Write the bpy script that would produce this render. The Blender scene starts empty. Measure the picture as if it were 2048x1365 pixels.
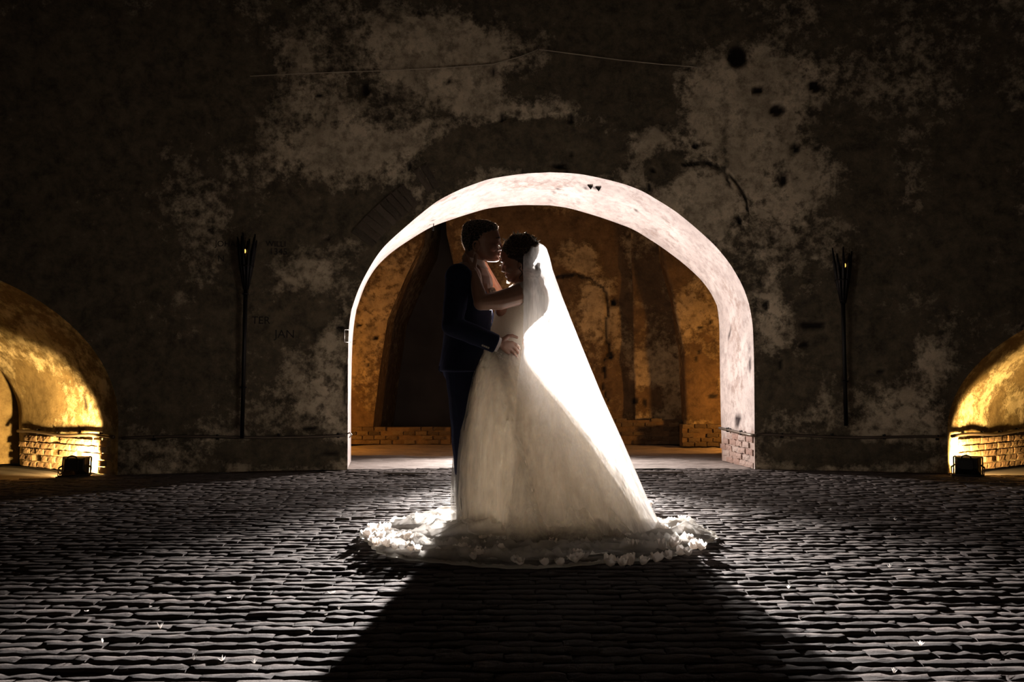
import bpy, bmesh, math, random
import numpy as np
from mathutils import Vector, Matrix

# ------------------------------------------------------------------ camera, world, lights, exposure
SC = bpy.context.scene
COL = SC.collection
F = 2048 * 35.0 / 36.0
CX, CY = 1024.0, 682.5
H = 0.87
TILT = math.atan(74.5 / F)

cam_d = bpy.data.cameras.new('camera'); cam_d.lens = 35; cam_d.sensor_width = 36
cam_d.clip_end = 100
cam = bpy.data.objects.new('camera', cam_d); COL.objects.link(cam)
cam.location = (0, 0, H); cam.rotation_euler = (math.pi / 2 + TILT, 0, 0)
SC.camera = cam

world = bpy.data.worlds.new('dark_room'); SC.world = world; world.use_nodes = True
world.node_tree.nodes['Background'].inputs[0].default_value = (1.0, 0.86, 0.7, 1)
world.node_tree.nodes['Background'].inputs[1].default_value = 0.0018

SC.view_settings.view_transform = 'Standard'; SC.view_settings.look = 'None'
SC.view_settings.exposure = 0.0; SC.view_settings.gamma = 1.0
SC.view_settings.use_curve_mapping = False
SC.cycles.use_denoising = True
SC.cycles.max_bounces = 10; SC.cycles.transparent_max_bounces = 24
SC.cycles.sample_clamp_indirect = 4.0
SC.cycles.caustics_reflective = False; SC.cycles.caustics_refractive = False

FLASH_POS = Vector((0.11, 11.45, 1.05))
def spot(name, loc, target, watts, color, angle, blend, radius):
    d = bpy.data.lights.new(name, 'SPOT'); d.energy = watts; d.color = color
    d.spot_size = math.radians(angle); d.spot_blend = blend; d.shadow_soft_size = radius
    o = bpy.data.objects.new(name, d); COL.objects.link(o)
    o.location = loc
    o.rotation_euler = (Vector(target) - Vector(loc)).to_track_quat('-Z', 'Y').to_euler()
    return o
spot('flash_light_beam', FLASH_POS, FLASH_POS + Vector((0.025, -1, -0.06)), 15500, (1.0, 0.93, 0.89), 42, 1.0, 0.045)
spot('flash_light_spill', FLASH_POS, FLASH_POS + Vector((0.03, -1, 0.0)), 850, (1.0, 0.91, 0.87), 156, 0.7, 0.045)
spot('added_fill_light', (1.2, -9.4, .55), (0.25, 5.75, 1.35), 110, (1.0, .80, .60), 44, 1.0, .12)  # fill light added behind the viewer to lift the couple's front
spot('chamber_flood_light_left', (-2.95, 11.95, 0.42), (-1.1, 13.1, .55), 120, (1.0, 0.42, 0.07), 125, 0.3, 0.08)
spot('chamber_flood_light_right', (3.35, 11.75, 0.40), (1.2, 13.5, 1.55), 135, (1.0, 0.46, 0.10), 118, 0.3, 0.08)

# ------------------------------------------------------------------ picture to place
cT, sT = math.cos(TILT), math.sin(TILT)
def ray(px, py):
    vx, vz = (px - CX) / F, (CY - py) / F
    return Vector((vx, cT - sT * vz, sT + cT * vz))
def at(px, py, Y):
    d = ray(px, py); t = Y / d.y
    return Vector((d.x * t, Y, H + d.z * t))
def floor_at(px, py, z=0.0):
    d = ray(px, py); t = (z - H) / d.z
    return Vector((d.x * t, d.y * t, z))
R1 = 11.5; C0 = (0.45, -1.8)          # round room: inner wall radius and centre
def on_cyl(px, py, R=R1):
    d = ray(px, py); a = d.x ** 2 + d.y ** 2
    b = -2 * (d.x * C0[0] + d.y * C0[1]); c = C0[0] ** 2 + C0[1] ** 2 - R * R
    t = (-b + math.sqrt(b * b - 4 * a * c)) / (2 * a)
    x, y, z = d.x * t, d.y * t, H + d.z * t
    return R1 * math.atan2(x - C0[0], y - C0[1]), z
def proj(P):
    P = np.asarray(P, float); x = P[:, 0]; y = P[:, 1]; z = P[:, 2] - H
    dep = cT * y + sT * z; up = -sT * y + cT * z
    dep = np.maximum(dep, 0.05)
    return CX + F * x / dep, CY - F * up / dep

# ------------------------------------------------------------------ noise
def _hash(i, j, k, seed):
    n = (i * 374761393 + j * 668265263 + k * 2147483647 + seed * 1274126177) & 0xffffffff
    n = ((n ^ (n >> 13)) * 1274126177) & 0xffffffff
    return ((n ^ (n >> 16)) & 0xffff) / 65535.0
def vnoise(P, seed=0):
    P = np.asarray(P, float); I = np.floor(P).astype(np.int64); f = P - I; f = f * f * (3 - 2 * f)
    r = 0
    for dx in (0, 1):
        wx = f[:, 0] if dx else 1 - f[:, 0]
        for dy in (0, 1):
            wy = f[:, 1] if dy else 1 - f[:, 1]
            for dz in (0, 1):
                wz = f[:, 2] if dz else 1 - f[:, 2]
                r = r + wx * wy * wz * _hash(I[:, 0] + dx, I[:, 1] + dy, I[:, 2] + dz, seed)
    return r
def fbm(P, octaves=4, seed=0):
    P = np.asarray(P, float); s = 0; a = 0.5; t = 0
    for o in range(octaves):
        s = s + a * vnoise(P * 2 ** o, seed + o); t += a; a *= 0.55
    return s / t                                    # 0..1
def smooth01(x, a, b):
    t = np.clip((x - a) / (b - a), 0, 1); return t * t * (3 - 2 * t)

# ------------------------------------------------------------------ objects
def tag(o, label=None, cat=None, group=None, kind=None):
    if label: o['label'] = label
    if cat: o['category'] = cat
    if group: o['group'] = group
    if kind: o['kind'] = kind
    return o
def link_parent(o, parent):
    if parent is not None:
        o.parent = parent
        if parent.type == 'EMPTY':
            o.matrix_parent_inverse = Matrix.Translation(-parent.location)
def mesh_of(name, V, Fc, mat, smooth=True, attrs=None):
    me = bpy.data.meshes.new(name)
    me.from_pydata([tuple(v) for v in V], [], [tuple(f) for f in Fc]); 
    me.update()
    if mat: me.materials.append(mat)
    if smooth: me.polygons.foreach_set('use_smooth', [True] * len(me.polygons))
    for k, vals in (attrs or {}).items():
        a = me.attributes.new(k, 'FLOAT', 'POINT'); a.data.foreach_set('value', np.asarray(vals, np.float32))
    return me
def obj(name, me, parent=None, loc=None, rot=None, scale=None):
    o = bpy.data.objects.new(name, me); COL.objects.link(o)
    link_parent(o, parent)
    if loc is not None: o.location = loc
    if rot is not None: o.rotation_euler = rot
    if scale is not None: o.scale = scale
    return o
def empty(name, loc, label, cat, group=None):
    o = bpy.data.objects.new(name, None); COL.objects.link(o); o.location = loc
    o.empty_display_size = 0.1
    return tag(o, label, cat, group)
def recalc(me):
    bm = bmesh.new(); bm.from_mesh(me); bmesh.ops.recalc_face_normals(bm, faces=bm.faces); bm.to_mesh(me); bm.free()

class MB:
    """collects shapes into one mesh"""
    def __init__(s): s.V = []; s.F = []
    def add(s, V, Fc):
        n = len(s.V); s.V += [Vector(v) for v in V]; s.F += [tuple(i + n for i in f) for f in Fc]; return s
    def box(s, c, size, rot=None, taper=1.0):
        hx, hy, hz = [q / 2 for q in size]; vs = []
        for z in (-1, 1):
            k = taper if z > 0 else 1.0
            for x, y in ((-1, -1), (1, -1), (1, 1), (-1, 1)):
                v = Vector((x * hx * k, y * hy * k, z * hz))
                if rot is not None: v = rot @ v
                vs.append(v + Vector(c))
        return s.add(vs, [(3, 2, 1, 0), (4, 5, 6, 7), (0, 1, 5, 4), (1, 2, 6, 5), (2, 3, 7, 6), (3, 0, 4, 7)])
    def tube(s, pts, r, n=8, cap=True):
        pts = [Vector(p) for p in pts]
        rs = r if isinstance(r, (list, tuple)) else [r] * len(pts)
        up = Vector((0, 0, 1)); V = []; Fc = []; prev = None
        for i, p in enumerate(pts):
            d = (pts[min(i + 1, len(pts) - 1)] - pts[max(i - 1, 0)]).normalized()
            if prev is None:
                a = d.cross(up if abs(d.z) < .9 else Vector((1, 0, 0))).normalized()
            else:
                a = (prev - d * prev.dot(d)).normalized()
            prev = a; b = d.cross(a)
            for k in range(n):
                t = 2 * math.pi * k / n; V.append(p + (a * math.cos(t) + b * math.sin(t)) * rs[i])
        for i in range(len(pts) - 1):
            for k in range(n):
                k2 = (k + 1) % n; Fc.append((i * n + k, i * n + k2, (i + 1) * n + k2, (i + 1) * n + k))
        if cap:
            Fc.append(tuple(range(n - 1, -1, -1))); Fc.append(tuple((len(pts) - 1) * n + k for k in range(n)))
        return s.add(V, Fc)
    def ell(s, c, r, rot=None, n=12, m=8):
        V = [Vector((0, 0, -r[2]))]; Fc = []
        for j in range(1, m):
            p = -math.pi / 2 + math.pi * j / m
            for k in range(n):
                t = 2 * math.pi * k / n
                V.append(Vector((r[0] * math.cos(p) * math.cos(t), r[1] * math.cos(p) * math.sin(t), r[2] * math.sin(p))))
        V.append(Vector((0, 0, r[2])))
        for k in range(n):
            Fc.append((0, 1 + (k + 1) % n, 1 + k))
            Fc.append((len(V) - 1, 1 + (m - 2) * n + k, 1 + (m - 2) * n + (k + 1) % n))
        for j in range(m - 2):
            for k in range(n):
                k2 = (k + 1) % n; Fc.append((1 + j * n + k, 1 + j * n + k2, 1 + (j + 1) * n + k2, 1 + (j + 1) * n + k))
        if rot is not None: V = [rot @ v for v in V]
        return s.add([v + Vector(c) for v in V], Fc)
    def loft(s, rings, caps=True):
        n = len(rings[0]); V = [v for r in rings for v in r]; Fc = []
        for i in range(len(rings) - 1):
            for k in range(n):
                k2 = (k + 1) % n; Fc.append((i * n + k, i * n + k2, (i + 1) * n + k2, (i + 1) * n + k))
        if caps:
            Fc.append(tuple(range(n - 1, -1, -1))); Fc.append(tuple((len(rings) - 1) * n + k for k in range(n)))
        return s.add(V, Fc)
    def limb(s, pts, rs, n=14):
        """tapered rounded segments through the joints"""
        pts = [Vector(p) for p in pts]
        for i in range(len(pts) - 1):
            s.tube([pts[i], pts[i] * .5 + pts[i + 1] * .5, pts[i + 1]], [rs[i], (rs[i] + rs[i + 1]) / 2, rs[i + 1]], n)
        for p, r in zip(pts, rs): s.ell(p, (r, r, r), n=n, m=10)
        return s
    def mesh(s, name, mat, smooth=True, fix=True):
        me = mesh_of(name, s.V, s.F, mat, smooth)
        if fix: recalc(me)
        return me
    def build(s, name, mat, parent=None, smooth=True, fix=True):
        return obj(name, s.mesh(name, mat, smooth, fix), parent)
    def organic(s, name, mat, parent=None, voxel=0.004, it=4, disp=None):
        """union of the shapes as one continuous skin"""
        me = s.mesh(name + '_src', None); o = obj(name + '_src', me)
        m = o.modifiers.new('r', 'REMESH'); m.mode = 'VOXEL'; m.voxel_size = voxel; m.use_smooth_shade = True
        if it:
            q = o.modifiers.new('s', 'SMOOTH'); q.factor = 0.5; q.iterations = it
        dg = bpy.context.evaluated_depsgraph_get(); dg.update()
        new = bpy.data.meshes.new_from_object(o.evaluated_get(dg)); new.name = name
        bpy.data.objects.remove(o); bpy.data.meshes.remove(me)
        new.materials.clear(); new.materials.append(mat)
        if disp is not None:
            n = len(new.vertices); P = np.zeros(n * 3); N = np.zeros(n * 3)
            new.vertices.foreach_get('co', P); new.vertices.foreach_get('normal', N)
            P = P.reshape(-1, 3); N = N.reshape(-1, 3); P = P + N * disp(P)[:, None]
            new.vertices.foreach_set('co', P.ravel()); new.update()
        new.polygons.foreach_set('use_smooth', [True] * len(new.polygons))
        return obj(name, new, parent)

def grid_mesh(name, P, nu, nv, mat, closed_u=False, attrs=None, smooth=True):
    """P: nu*nv points, u outer"""
    Fc = []
    for i in range(nu if closed_u else nu - 1):
        i2 = (i + 1) % nu
        for j in range(nv - 1):
            Fc.append((i * nv + j, i2 * nv + j, i2 * nv + j + 1, i * nv + j + 1))
    return mesh_of(name, P, Fc, mat, smooth, attrs)

# ------------------------------------------------------------------ materials
def new_mat(name):
    m = bpy.data.materials.new(name); m.use_nodes = True
    nt = m.node_tree; nt.nodes.clear()
    out = nt.nodes.new('ShaderNodeOutputMaterial')
    return m, nt, out
class NT:
    def __init__(s, name): s.m, s.t, s.out = new_mat(name)
    def n(s, typ, ins=None, **kw):
        q = s.t.nodes.new(typ)
        for k, v in kw.items(): setattr(q, k, v)
        for k, v in (ins or {}).items():
            if isinstance(v, tuple) and len(v) == 2 and hasattr(v[0], 'outputs'): s.t.links.new(v[0].outputs[v[1]], q.inputs[k])
            elif hasattr(v, 'outputs'): s.t.links.new(v.outputs[0], q.inputs[k])
            else: q.inputs[k].default_value = v
        return q
    def end(s, sh): s.t.links.new(sh.outputs[0], s.out.inputs[0]); return s.m
    def noise(s, scale, detail=5, rough=.6, vec=None, dist=0.0):
        i = {'Scale': scale, 'Detail': detail, 'Roughness': rough, 'Distortion': dist}
        if vec is not None: i['Vector'] = vec
        return s.n('ShaderNodeTexNoise', i)
    def ramp(s, fac, stops):
        q = s.n('ShaderNodeValToRGB', {'Fac': fac}); e = q.color_ramp.elements
        while len(e) < len(stops): e.new(.5)
        for el, (p, c) in zip(e, stops):
            el.position = p; el.color = (*c, 1) if len(c) == 3 else c
        return q
    def mix(s, fac, a, b, mode='MIX'):
        q = s.n('ShaderNodeMix', data_type='RGBA', blend_type=mode)
        for idx, v in ((0, fac), (6, a), (7, b)):
            if isinstance(v, tuple) and len(v) == 2 and hasattr(v[0], 'outputs'): s.t.links.new(v[0].outputs[v[1]], q.inputs[idx])
            elif hasattr(v, 'outputs'): s.t.links.new(v.outputs[0], q.inputs[idx])
            else: q.inputs[idx].default_value = (*v, 1) if isinstance(v, tuple) and len(v) == 3 else v
        return (q, 2)
    def math(s, op, a, b=0.0):
        q = s.n('ShaderNodeMath', operation=op)
        for i, v in ((0, a), (1, b)):
            if isinstance(v, tuple): s.t.links.new(v[0].outputs[v[1]], q.inputs[i])
            elif hasattr(v, 'outputs'): s.t.links.new(v.outputs[0], q.inputs[i])
            else: q.inputs[i].default_value = v
        return q
    def obj_co(s): return (s.n('ShaderNodeTexCoord'), 3)
    def attr(s, name): return (s.n('ShaderNodeAttribute', attribute_name=name), 2)

def mat_plain(name, col, rough=.7, metal=0.0, spec=.3, noise=0.0, bump=0.0, scale=40):
    q = NT(name); c = (*col, 1)
    ins = {'Roughness': rough, 'Metallic': metal, 'Specular IOR Level': spec}
    if noise:
        nz = q.noise(scale, 4); d = tuple(x * (1 - noise) for x in col); l = tuple(min(1, x * (1 + noise)) for x in col)
        ins['Base Color'] = q.ramp(nz, [(.3, d), (.7, l)])
        if bump: ins['Normal'] = q.n('ShaderNodeBump', {'Strength': bump, 'Distance': .01, 'Height': nz})
    else: ins['Base Color'] = c
    return q.end(q.n('ShaderNodeBsdfPrincipled', ins))

def mat_masonry(name, plaster_lo, plaster_hi, bare_lo, bare_hi, bump=.8, brick=True, stain=(.02, .015, .012), spk=.62):
    """old plaster over brick: 'plaster' and 'hole' come from the wall's own wear"""
    q = NT(name); co = q.obj_co()
    n1 = q.noise(2.6, 7, .62, co); n2 = q.noise(11, 9, .72, co); n3 = q.noise(140, 4, .7, co); n4 = q.noise(6.5, 6, .7, co, .4)
    pl = q.ramp(n1, [(.3, plaster_lo), (.62, plaster_hi)])
    pl2 = q.mix(q.ramp(q.math('ADD', q.math('MULTIPLY', n2, .6), q.math('MULTIPLY', n4, .4)), [(.40, (1, 1, 1)), (.54, (0, 0, 0))]), pl, tuple(x * spk for x in plaster_lo))
    ba = q.ramp(q.math('ADD', q.math('MULTIPLY', n2, .5), q.math('MULTIPLY', n4, .5)), [(.36, bare_lo), (.64, bare_hi)])
    jag = q.math('ADD', q.attr('plaster'), q.math('MULTIPLY', q.math('SUBTRACT', n2, .5), 1.5))
    pm = q.ramp(jag, [(.34, (0, 0, 0)), (.70, (1, 1, 1))])
    c = q.mix(pm, ba, pl2)
    c = q.mix(q.attr('hole'), c, stain)
    g = q.math('MULTIPLY', n3, .55); g = q.math('ADD', g, .72)
    c = q.mix(1.0, c, q.n('ShaderNodeCombineColor', {0: g, 1: g, 2: g}), 'MULTIPLY')
    h = q.math('ADD', q.math('MULTIPLY', n2, .6), q.math('MULTIPLY', pm, .5))
    h = q.math('ADD', h, q.math('MULTIPLY', n3, .16))
    bp = q.n('ShaderNodeBump', {'Strength': bump, 'Distance': .02, 'Height': h})
    return q.end(q.n('ShaderNodeBsdfPrincipled', {'Base Color': c, 'Roughness': .92, 'Specular IOR Level': .15, 'Normal': bp}))

M_WALL = mat_masonry('old_plaster', (.34, .28, .195), (.62, .515, .37), (.038, .031, .021), (.155, .124, .08))
M_CHAM = mat_masonry('chamber_plaster', (.24, .17, .09), (.42, .31, .17), (.06, .036, .018), (.17, .105, .05), 1.0)
M_REV = mat_masonry('whitewash', (.40, .34, .315), (.56, .49, .455), (.27, .20, .17), (.40, .32, .28), .35, stain=(.03, .02, .02), spk=.88)
M_ALC = mat_masonry('alcove_plaster', (.40, .33, .17), (.68, .57, .36), (.12, .085, .035), (.28, .21, .10), .9)
def mat_brick(name, cols, bump=.9, rough=.85, spec=.25):
    q = NT(name); inf = q.n('ShaderNodeObjectInfo'); co = q.obj_co()
    geo = q.n('ShaderNodeNewGeometry')
    n = q.noise(46, 8, .75, (geo, 0)); n2 = q.noise(9, 3, .5, (geo, 0))
    a = q.ramp((inf, 5), [(0, cols[0]), (.5, cols[1]), (1, cols[2])])
    k = q.math('ADD', q.math('MULTIPLY', n, .9), .5)
    c = q.mix(1.0, a, q.n('ShaderNodeCombineColor', {0: k, 1: k, 2: k}), 'MULTIPLY')
    c = q.mix(q.math('MULTIPLY', n2, .5), c, cols[1])
    bp = q.n('ShaderNodeBump', {'Strength': bump, 'Distance': .02, 'Height': n})
    return q.end(q.n('ShaderNodeBsdfPrincipled', {'Base Color': c, 'Roughness': rough, 'Specular IOR Level': spec, 'Normal': bp}))
M_PAVE = mat_brick('paving_clinker', [(.120, .101, .092), (.165, .139, .127), (.21, .178, .163)], 1.0, .85, .06)
M_BRK = mat_brick('old_wall_brick', [(.20, .125, .07), (.30, .20, .115), (.42, .30, .18)])
M_BRKD = mat_brick('grimy_wall_brick', [(.045, .03, .015), (.09, .058, .03), (.17, .115, .058)])
M_BRKR = mat_brick('red_wall_brick', [(.34, .21, .165), (.43, .31, .26), (.50, .41, .36)])
M_VOUS = mat_brick('sooty_brick', [(.07, .055, .04), (.11, .085, .06), (.15, .12, .09)])
M_DIRT = mat_plain('joint_dirt', (.10, .085, .07), .95, noise=.35, bump=.6, scale=30)
M_FLOOR2 = mat_plain('packed_floor', (.27, .20, .14), .9, noise=.4, bump=.8, scale=14)
M_SLAB = mat_plain('threshold_stone', (.28, .24, .215), .75, noise=.3, bump=.4, scale=20)
M_CEIL = mat_plain('dark_vault', (.07, .055, .045), .95, noise=.4, bump=.6, scale=4)
M_IRON = mat_plain('black_iron', (.012, .011, .011), .45, .6, .4)
M_RUST = mat_plain('dull_conduit', (.10, .075, .055), .45, .5, .4)
M_LAMP = mat_plain('lamp_black', (.012, .011, .010), .5, .2, .4)
M_RIM = mat_plain('lamp_rim', (.35, .32, .28), .35, .8, .5)
M_CORD = mat_plain('pale_cord', (.42, .36, .27), .8)
M_INK = mat_plain('soot_marks', (.016, .013, .011), .95)
M_WOODT = mat_plain('charred_bamboo', (.12, .07, .03), .6, noise=.4)
def mat_skin(name, col):
    q = NT(name); nz = q.noise(60, 3); c = q.ramp(nz, [(.3, tuple(x * .92 for x in col)), (.7, tuple(x * 1.06 for x in col))])
    return q.end(q.n('ShaderNodeBsdfPrincipled', {'Base Color': c, 'Roughness': .42, 'Specular IOR Level': .6, 'Sheen Weight': .5, 'Sheen Roughness': .3, 'Subsurface Weight': .3, 'Subsurface Radius': (1.0, .35, .2), 'Subsurface Scale': .012}))
M_SKING = mat_skin('skin_tan', (.34, .18, .12)); M_SKINB = mat_skin('skin_warm', (.38, .21, .14))
M_HAIRG = mat_plain('black_hair', (.012, .009, .008), .35, 0, .6, noise=.4, bump=.8, scale=220)
M_HAIRB = mat_plain('brown_hair', (.035, .020, .012), .35, 0, .6, noise=.5, bump=.8, scale=160)
q = NT('navy_wool'); nz = q.noise(400, 3)
M_SUIT = q.end(q.n('ShaderNodeBsdfPrincipled', {'Base Color': q.ramp(nz, [(.3, (.007, .009, .024)), (.7, (.012, .015, .036))]), 'Roughness': .85, 'Specular IOR Level': .2,
    'Sheen Weight': .35, 'Sheen Roughness': .35, 'Sheen Tint': (.35, .42, .8, 1), 'Normal': q.n('ShaderNodeBump', {'Strength': .2, 'Distance': .01, 'Height': nz})}))
def mat_strand(name, col):
    q = NT(name); t = q.n('ShaderNodeBsdfTranslucent', {'Color': (*col, 1)}); g2 = q.n('ShaderNodeBsdfGlossy', {'Color': (*col, 1), 'Roughness': .45})
    return q.end(q.n('ShaderNodeMixShader', {0: .5, 1: t, 2: g2}))
M_STRG = mat_strand('backlit_hair', (.85, .72, .62)); M_STRB = mat_strand('backlit_brown_hair', (.75, .58, .42))
M_SHOE = mat_plain('black_leather', (.01, .009, .009), .3, 0, .5)
M_SHIRT = mat_plain('white_cotton', (.74, .68, .66), .8)
M_BUTTON = mat_plain('horn_button', (.55, .50, .42), .3, 0, .5)
M_GREEN = mat_plain('leaf_green', (.22, .27, .09), .6)
M_PEARL = mat_plain('pearl_bead', (.8, .76, .7), .25, 0, .6)

def mat_cloth(name, col, transp, transl, rough=.8, lace=0.0, scale=120, fine=0.0, stretch=1.0):
    """thin fabric: see-through share, light-passing share, rest matte"""
    q = NT(name)
    d = q.n('ShaderNodeBsdfDiffuse', {'Color': (*col, 1), 'Roughness': rough})
    t = q.n('ShaderNodeBsdfTranslucent', {'Color': (*col, 1)})
    m = q.n('ShaderNodeMixShader', {0: transl, 1: d, 2: t})
    if lace:
        v = q.n('ShaderNodeTexVoronoi', {'Scale': scale}, feature='DISTANCE_TO_EDGE')
        nz = q.noise(scale * .35, 3)
        k = q.math('ADD', v, q.math('MULTIPLY', q.math('SUBTRACT', nz, .5), .12))
        bp = q.n('ShaderNodeBump', {'Strength': lace, 'Distance': .006, 'Height': k})
        q.t.links.new(bp.outputs[0], d.inputs['Normal']); q.t.links.new(bp.outputs[0], t.inputs['Normal'])
    if transp:
        tr = q.n('ShaderNodeBsdfTransparent')
        f = transp
        if fine:
            tc = q.n('ShaderNodeTexCoord'); mp = q.n('ShaderNodeMapping', {'Vector': (tc, 3), 'Scale': (1, 1, stretch)}); nz = q.noise(fine, 3, .6, mp); r = q.ramp(nz, [(.35, (max(0, transp - .18),) * 3), (.65, (min(1, transp + .14),) * 3)]); f = r
        m = q.n('ShaderNodeMixShader', {0: f, 1: m, 2: tr})
    return q.end(m)
M_SATIN = mat_cloth('ivory_satin', (.88, .83, .74), 0, .56)
M_TULLE = mat_cloth('ivory_tulle', (.86, .82, .75), .60, .55, fine=38, stretch=.03)
M_TRAIN = mat_cloth('train_tulle', (.92, .89, .84), .28, .6, fine=9)
M_VEIL = mat_cloth('white_veil', (.93, .91, .89), .34, .62, fine=45, stretch=.04)
M_LACE = mat_cloth('ivory_lace', (.86, .81, .71), 0, .45, lace=1.0, scale=60)
M_APPL = mat_cloth('lace_applique', (.97, .95, .90), 0, .8)
M_PETAL = mat_cloth('cloth_petal', (.96, .91, .86), 0, .5)
q = NT('ember'); M_EMBER = q.end(q.n('ShaderNodeEmission', {'Color': (1, .22, .03, 1), 'Strength': .9}))
q = NT('ember_core'); M_EMBER2 = q.end(q.n('ShaderNodeEmission', {'Color': (1, .55, .12, 1), 'Strength': 2.0}))

# ------------------------------------------------------------------ wear of the walls, with shade painted in at the far sides
def stain(V, blobs, holes, cracks, base, seed, freq=1.6, nsc=1.0, pnt=None):
    V = np.asarray([tuple(v) for v in V], float); u, v = proj(V)
    wob = (fbm(V * 7, 3, seed + 50) - .5) * 26; wob2 = (fbm(V * 7 + 31, 3, seed + 60) - .5) * 26
    p = base + (fbm(V * freq, 5, seed) - .5) * 1.5 * nsc
    for (bx, by, rx, ry, val) in blobs:
        d = np.sqrt(((u + wob - bx) / rx) ** 2 + ((v + wob2 - by) / ry) ** 2)
        p = p + val * (1 - smooth01(d, .35, 1.25))
    h = np.zeros(len(V))
    for (bx, by, rx, ry) in holes:
        d = np.sqrt(((u + wob * .25 - bx) / rx) ** 2 + ((v + wob2 * .25 - by) / ry) ** 2)
        h = np.maximum(h, 1 - smooth01(d, .7, 1.1))
    for pts, w in cracks:
        for (ax, ay), (bx, by) in zip(pts[:-1], pts[1:]):
            L2 = (bx - ax) ** 2 + (by - ay) ** 2
            uu = u + wob * .6; vv = v + wob2 * .6
            t = np.clip(((uu - ax) * (bx - ax) + (vv - ay) * (by - ay)) / L2, 0, 1)
            d = np.hypot(uu - ax - t * (bx - ax), vv - ay - t * (by - ay))
            h = np.maximum(h, .85 * (1 - smooth01(d, w * .6, w * 1.3)))
    return np.clip(p, 0, 1), np.clip(h, 0, 1)

WALL_WEAR_SHADE = [(880, 120, 170, 80, .55), (700, 300, 140, 50, .5), (950, 195, 60, 55, .5), (1500, 210, 150, 120, .55), (1560, 340, 130, 90, .5),
    (1400, 420, 80, 85, .6), (1305, 285, 48, 45, .5), (640, 790, 70, 70, .35), (600, 540, 80, 50, .3), (1540, 640, 50, 90, .35), (1870, 720, 45, 55, .45),
    (1080, 215, 90, 30, .35), (1550, 480, 60, 80, .3), (660, 700, 40, 60, .3), (860, 270, 70, 35, .35), (820, 60, 120, 60, .3),
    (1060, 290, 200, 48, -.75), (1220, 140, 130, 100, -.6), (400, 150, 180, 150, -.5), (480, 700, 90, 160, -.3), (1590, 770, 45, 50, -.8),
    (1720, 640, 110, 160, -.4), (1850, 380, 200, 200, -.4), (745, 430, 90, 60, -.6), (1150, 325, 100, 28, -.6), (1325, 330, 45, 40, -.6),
    (1000, 20, 300, 50, -.3), (600, 640, 70, 60, -.35), (560, 905, 140, 28, -.7), (1700, 905, 180, 30, -.7), (1300, 200, 60, 60, -.5), (150, 330, 260, 330, -.45), (1980, 560, 160, 300, -.35), (300, 700, 160, 200, -.3)]  # the last broad blobs paint the light's fall-off at both sides as bare wall
WALL_HOLES = [(1475, 112, 22, 24), (733, 176, 9, 15), (990, 142, 5, 18), (1005, 236, 8, 9), (1141, 236, 7, 11), (1555, 220, 18, 12), (1630, 172, 16, 14),
    (1515, 180, 14, 8), (820, 330, 7, 12), (817, 392, 8, 6), (748, 480, 7, 6), (712, 386, 4, 4), (683, 657, 10, 5), (1304, 340, 5, 5), (1625, 650, 28, 9),
    (1760, 744, 9, 6), (1590, 295, 9, 14), (1565, 360, 9, 14), (660, 910, 20, 4), (897, 162, 7, 5), (640, 190, 8, 6), (1390, 290, 7, 6), (1120, 330, 14, 5),
    (1300, 375, 5, 8), (620, 858, 18, 5), (1610, 690, 12, 8), (1480, 440, 5, 9), (1530, 610, 6, 12), (655, 480, 5, 4), (1560, 730, 5, 9)]
WALL_CRACKS = [([(1139, 345), (1142, 320), (1146, 296)], 2.2), ([(1448, 330), (1452, 350), (1460, 385)], 2), ([(1460, 355), (1485, 385), (1495, 420)], 3),
    ([(1370, 330), (1410, 325), (1440, 335)], 5), ([(700, 700), (695, 760), (690, 830)], 4)]
ZTOP = 5.4
def sz_noise(s, z, seed): return fbm(np.stack([s * 1.3, z * 1.3, s * 0 + seed], 1), 4, seed)
def wall_xyz(s, z, d=None):
    s = np.asarray(s, float); z = np.asarray(z, float)
    if d is None:
        d = (sz_noise(s, z, 5) - .5) * .05 + (sz_noise(s * 5, z * 5, 9) - .5) * .022
    r = R1 - d; th = s / R1
    return np.stack([C0[0] + r * np.sin(th), C0[1] + r * np.cos(th), z], 1)

def resample(pts, n):
    P = np.array(pts, float); d = np.concatenate([[0], np.cumsum(np.hypot(*(P[1:] - P[:-1]).T))])
    t = np.linspace(0, d[-1], n)
    # smooth interpolation
    out = np.stack([np.interp(t, d, P[:, 0]), np.interp(t, d, P[:, 1])], 1)
    k = max(1, n // (len(P) * 2))
    for _ in range(k * 2):
        o2 = out.copy(); o2[1:-1] = out[1:-1] * .5 + (out[:-2] + out[2:]) * .25; out = o2
    return out
front_px = [[(695, 941), (695.5, 800), (696, 700), (698, 645), (703, 620)],
    [(703, 620), (714, 585), (729, 553), (750, 517), (765, 496), (797, 466), (837, 432), (875, 402), (916, 381), (977, 358), (1041, 348), (1100, 345)],
    [(1100, 345), (1153, 347), (1202, 357), (1249, 368), (1287, 383), (1353, 423), (1397, 460), (1431, 491), (1461, 528), (1487, 574), (1498, 608)],
    [(1498, 608), (1506, 645), (1508, 727), (1509, 830), (1510, 934)]]
rear_px = [[(702, 922), (702, 800), (704, 700), (707, 650), (713, 620)],
    [(713, 620), (729, 572), (750, 536), (782, 505), (816, 482), (863, 453), (918, 434), (977, 416), (1041, 410), (1100, 411)],
    [(1100, 411), (1138, 416), (1202, 435), (1266, 458), (1323, 494), (1368, 528), (1402, 559), (1423, 587), (1434, 612)],
    [(1434, 612), (1439, 640), (1439, 679), (1441, 811), (1444, 917)]]
R2 = R1 + 0.98
def curve_sz(segs, R):
    out = []
    for i, (seg, n) in enumerate(zip(segs, (26, 60, 60, 26))):
        sz = [on_cyl(px, py, R) for px, py in seg]
        r = resample(sz, n); out.append(r if i == 0 else r[1:])
    c = np.concatenate(out); c[0, 1] = 0; c[-1, 1] = 0
    return c
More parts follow.
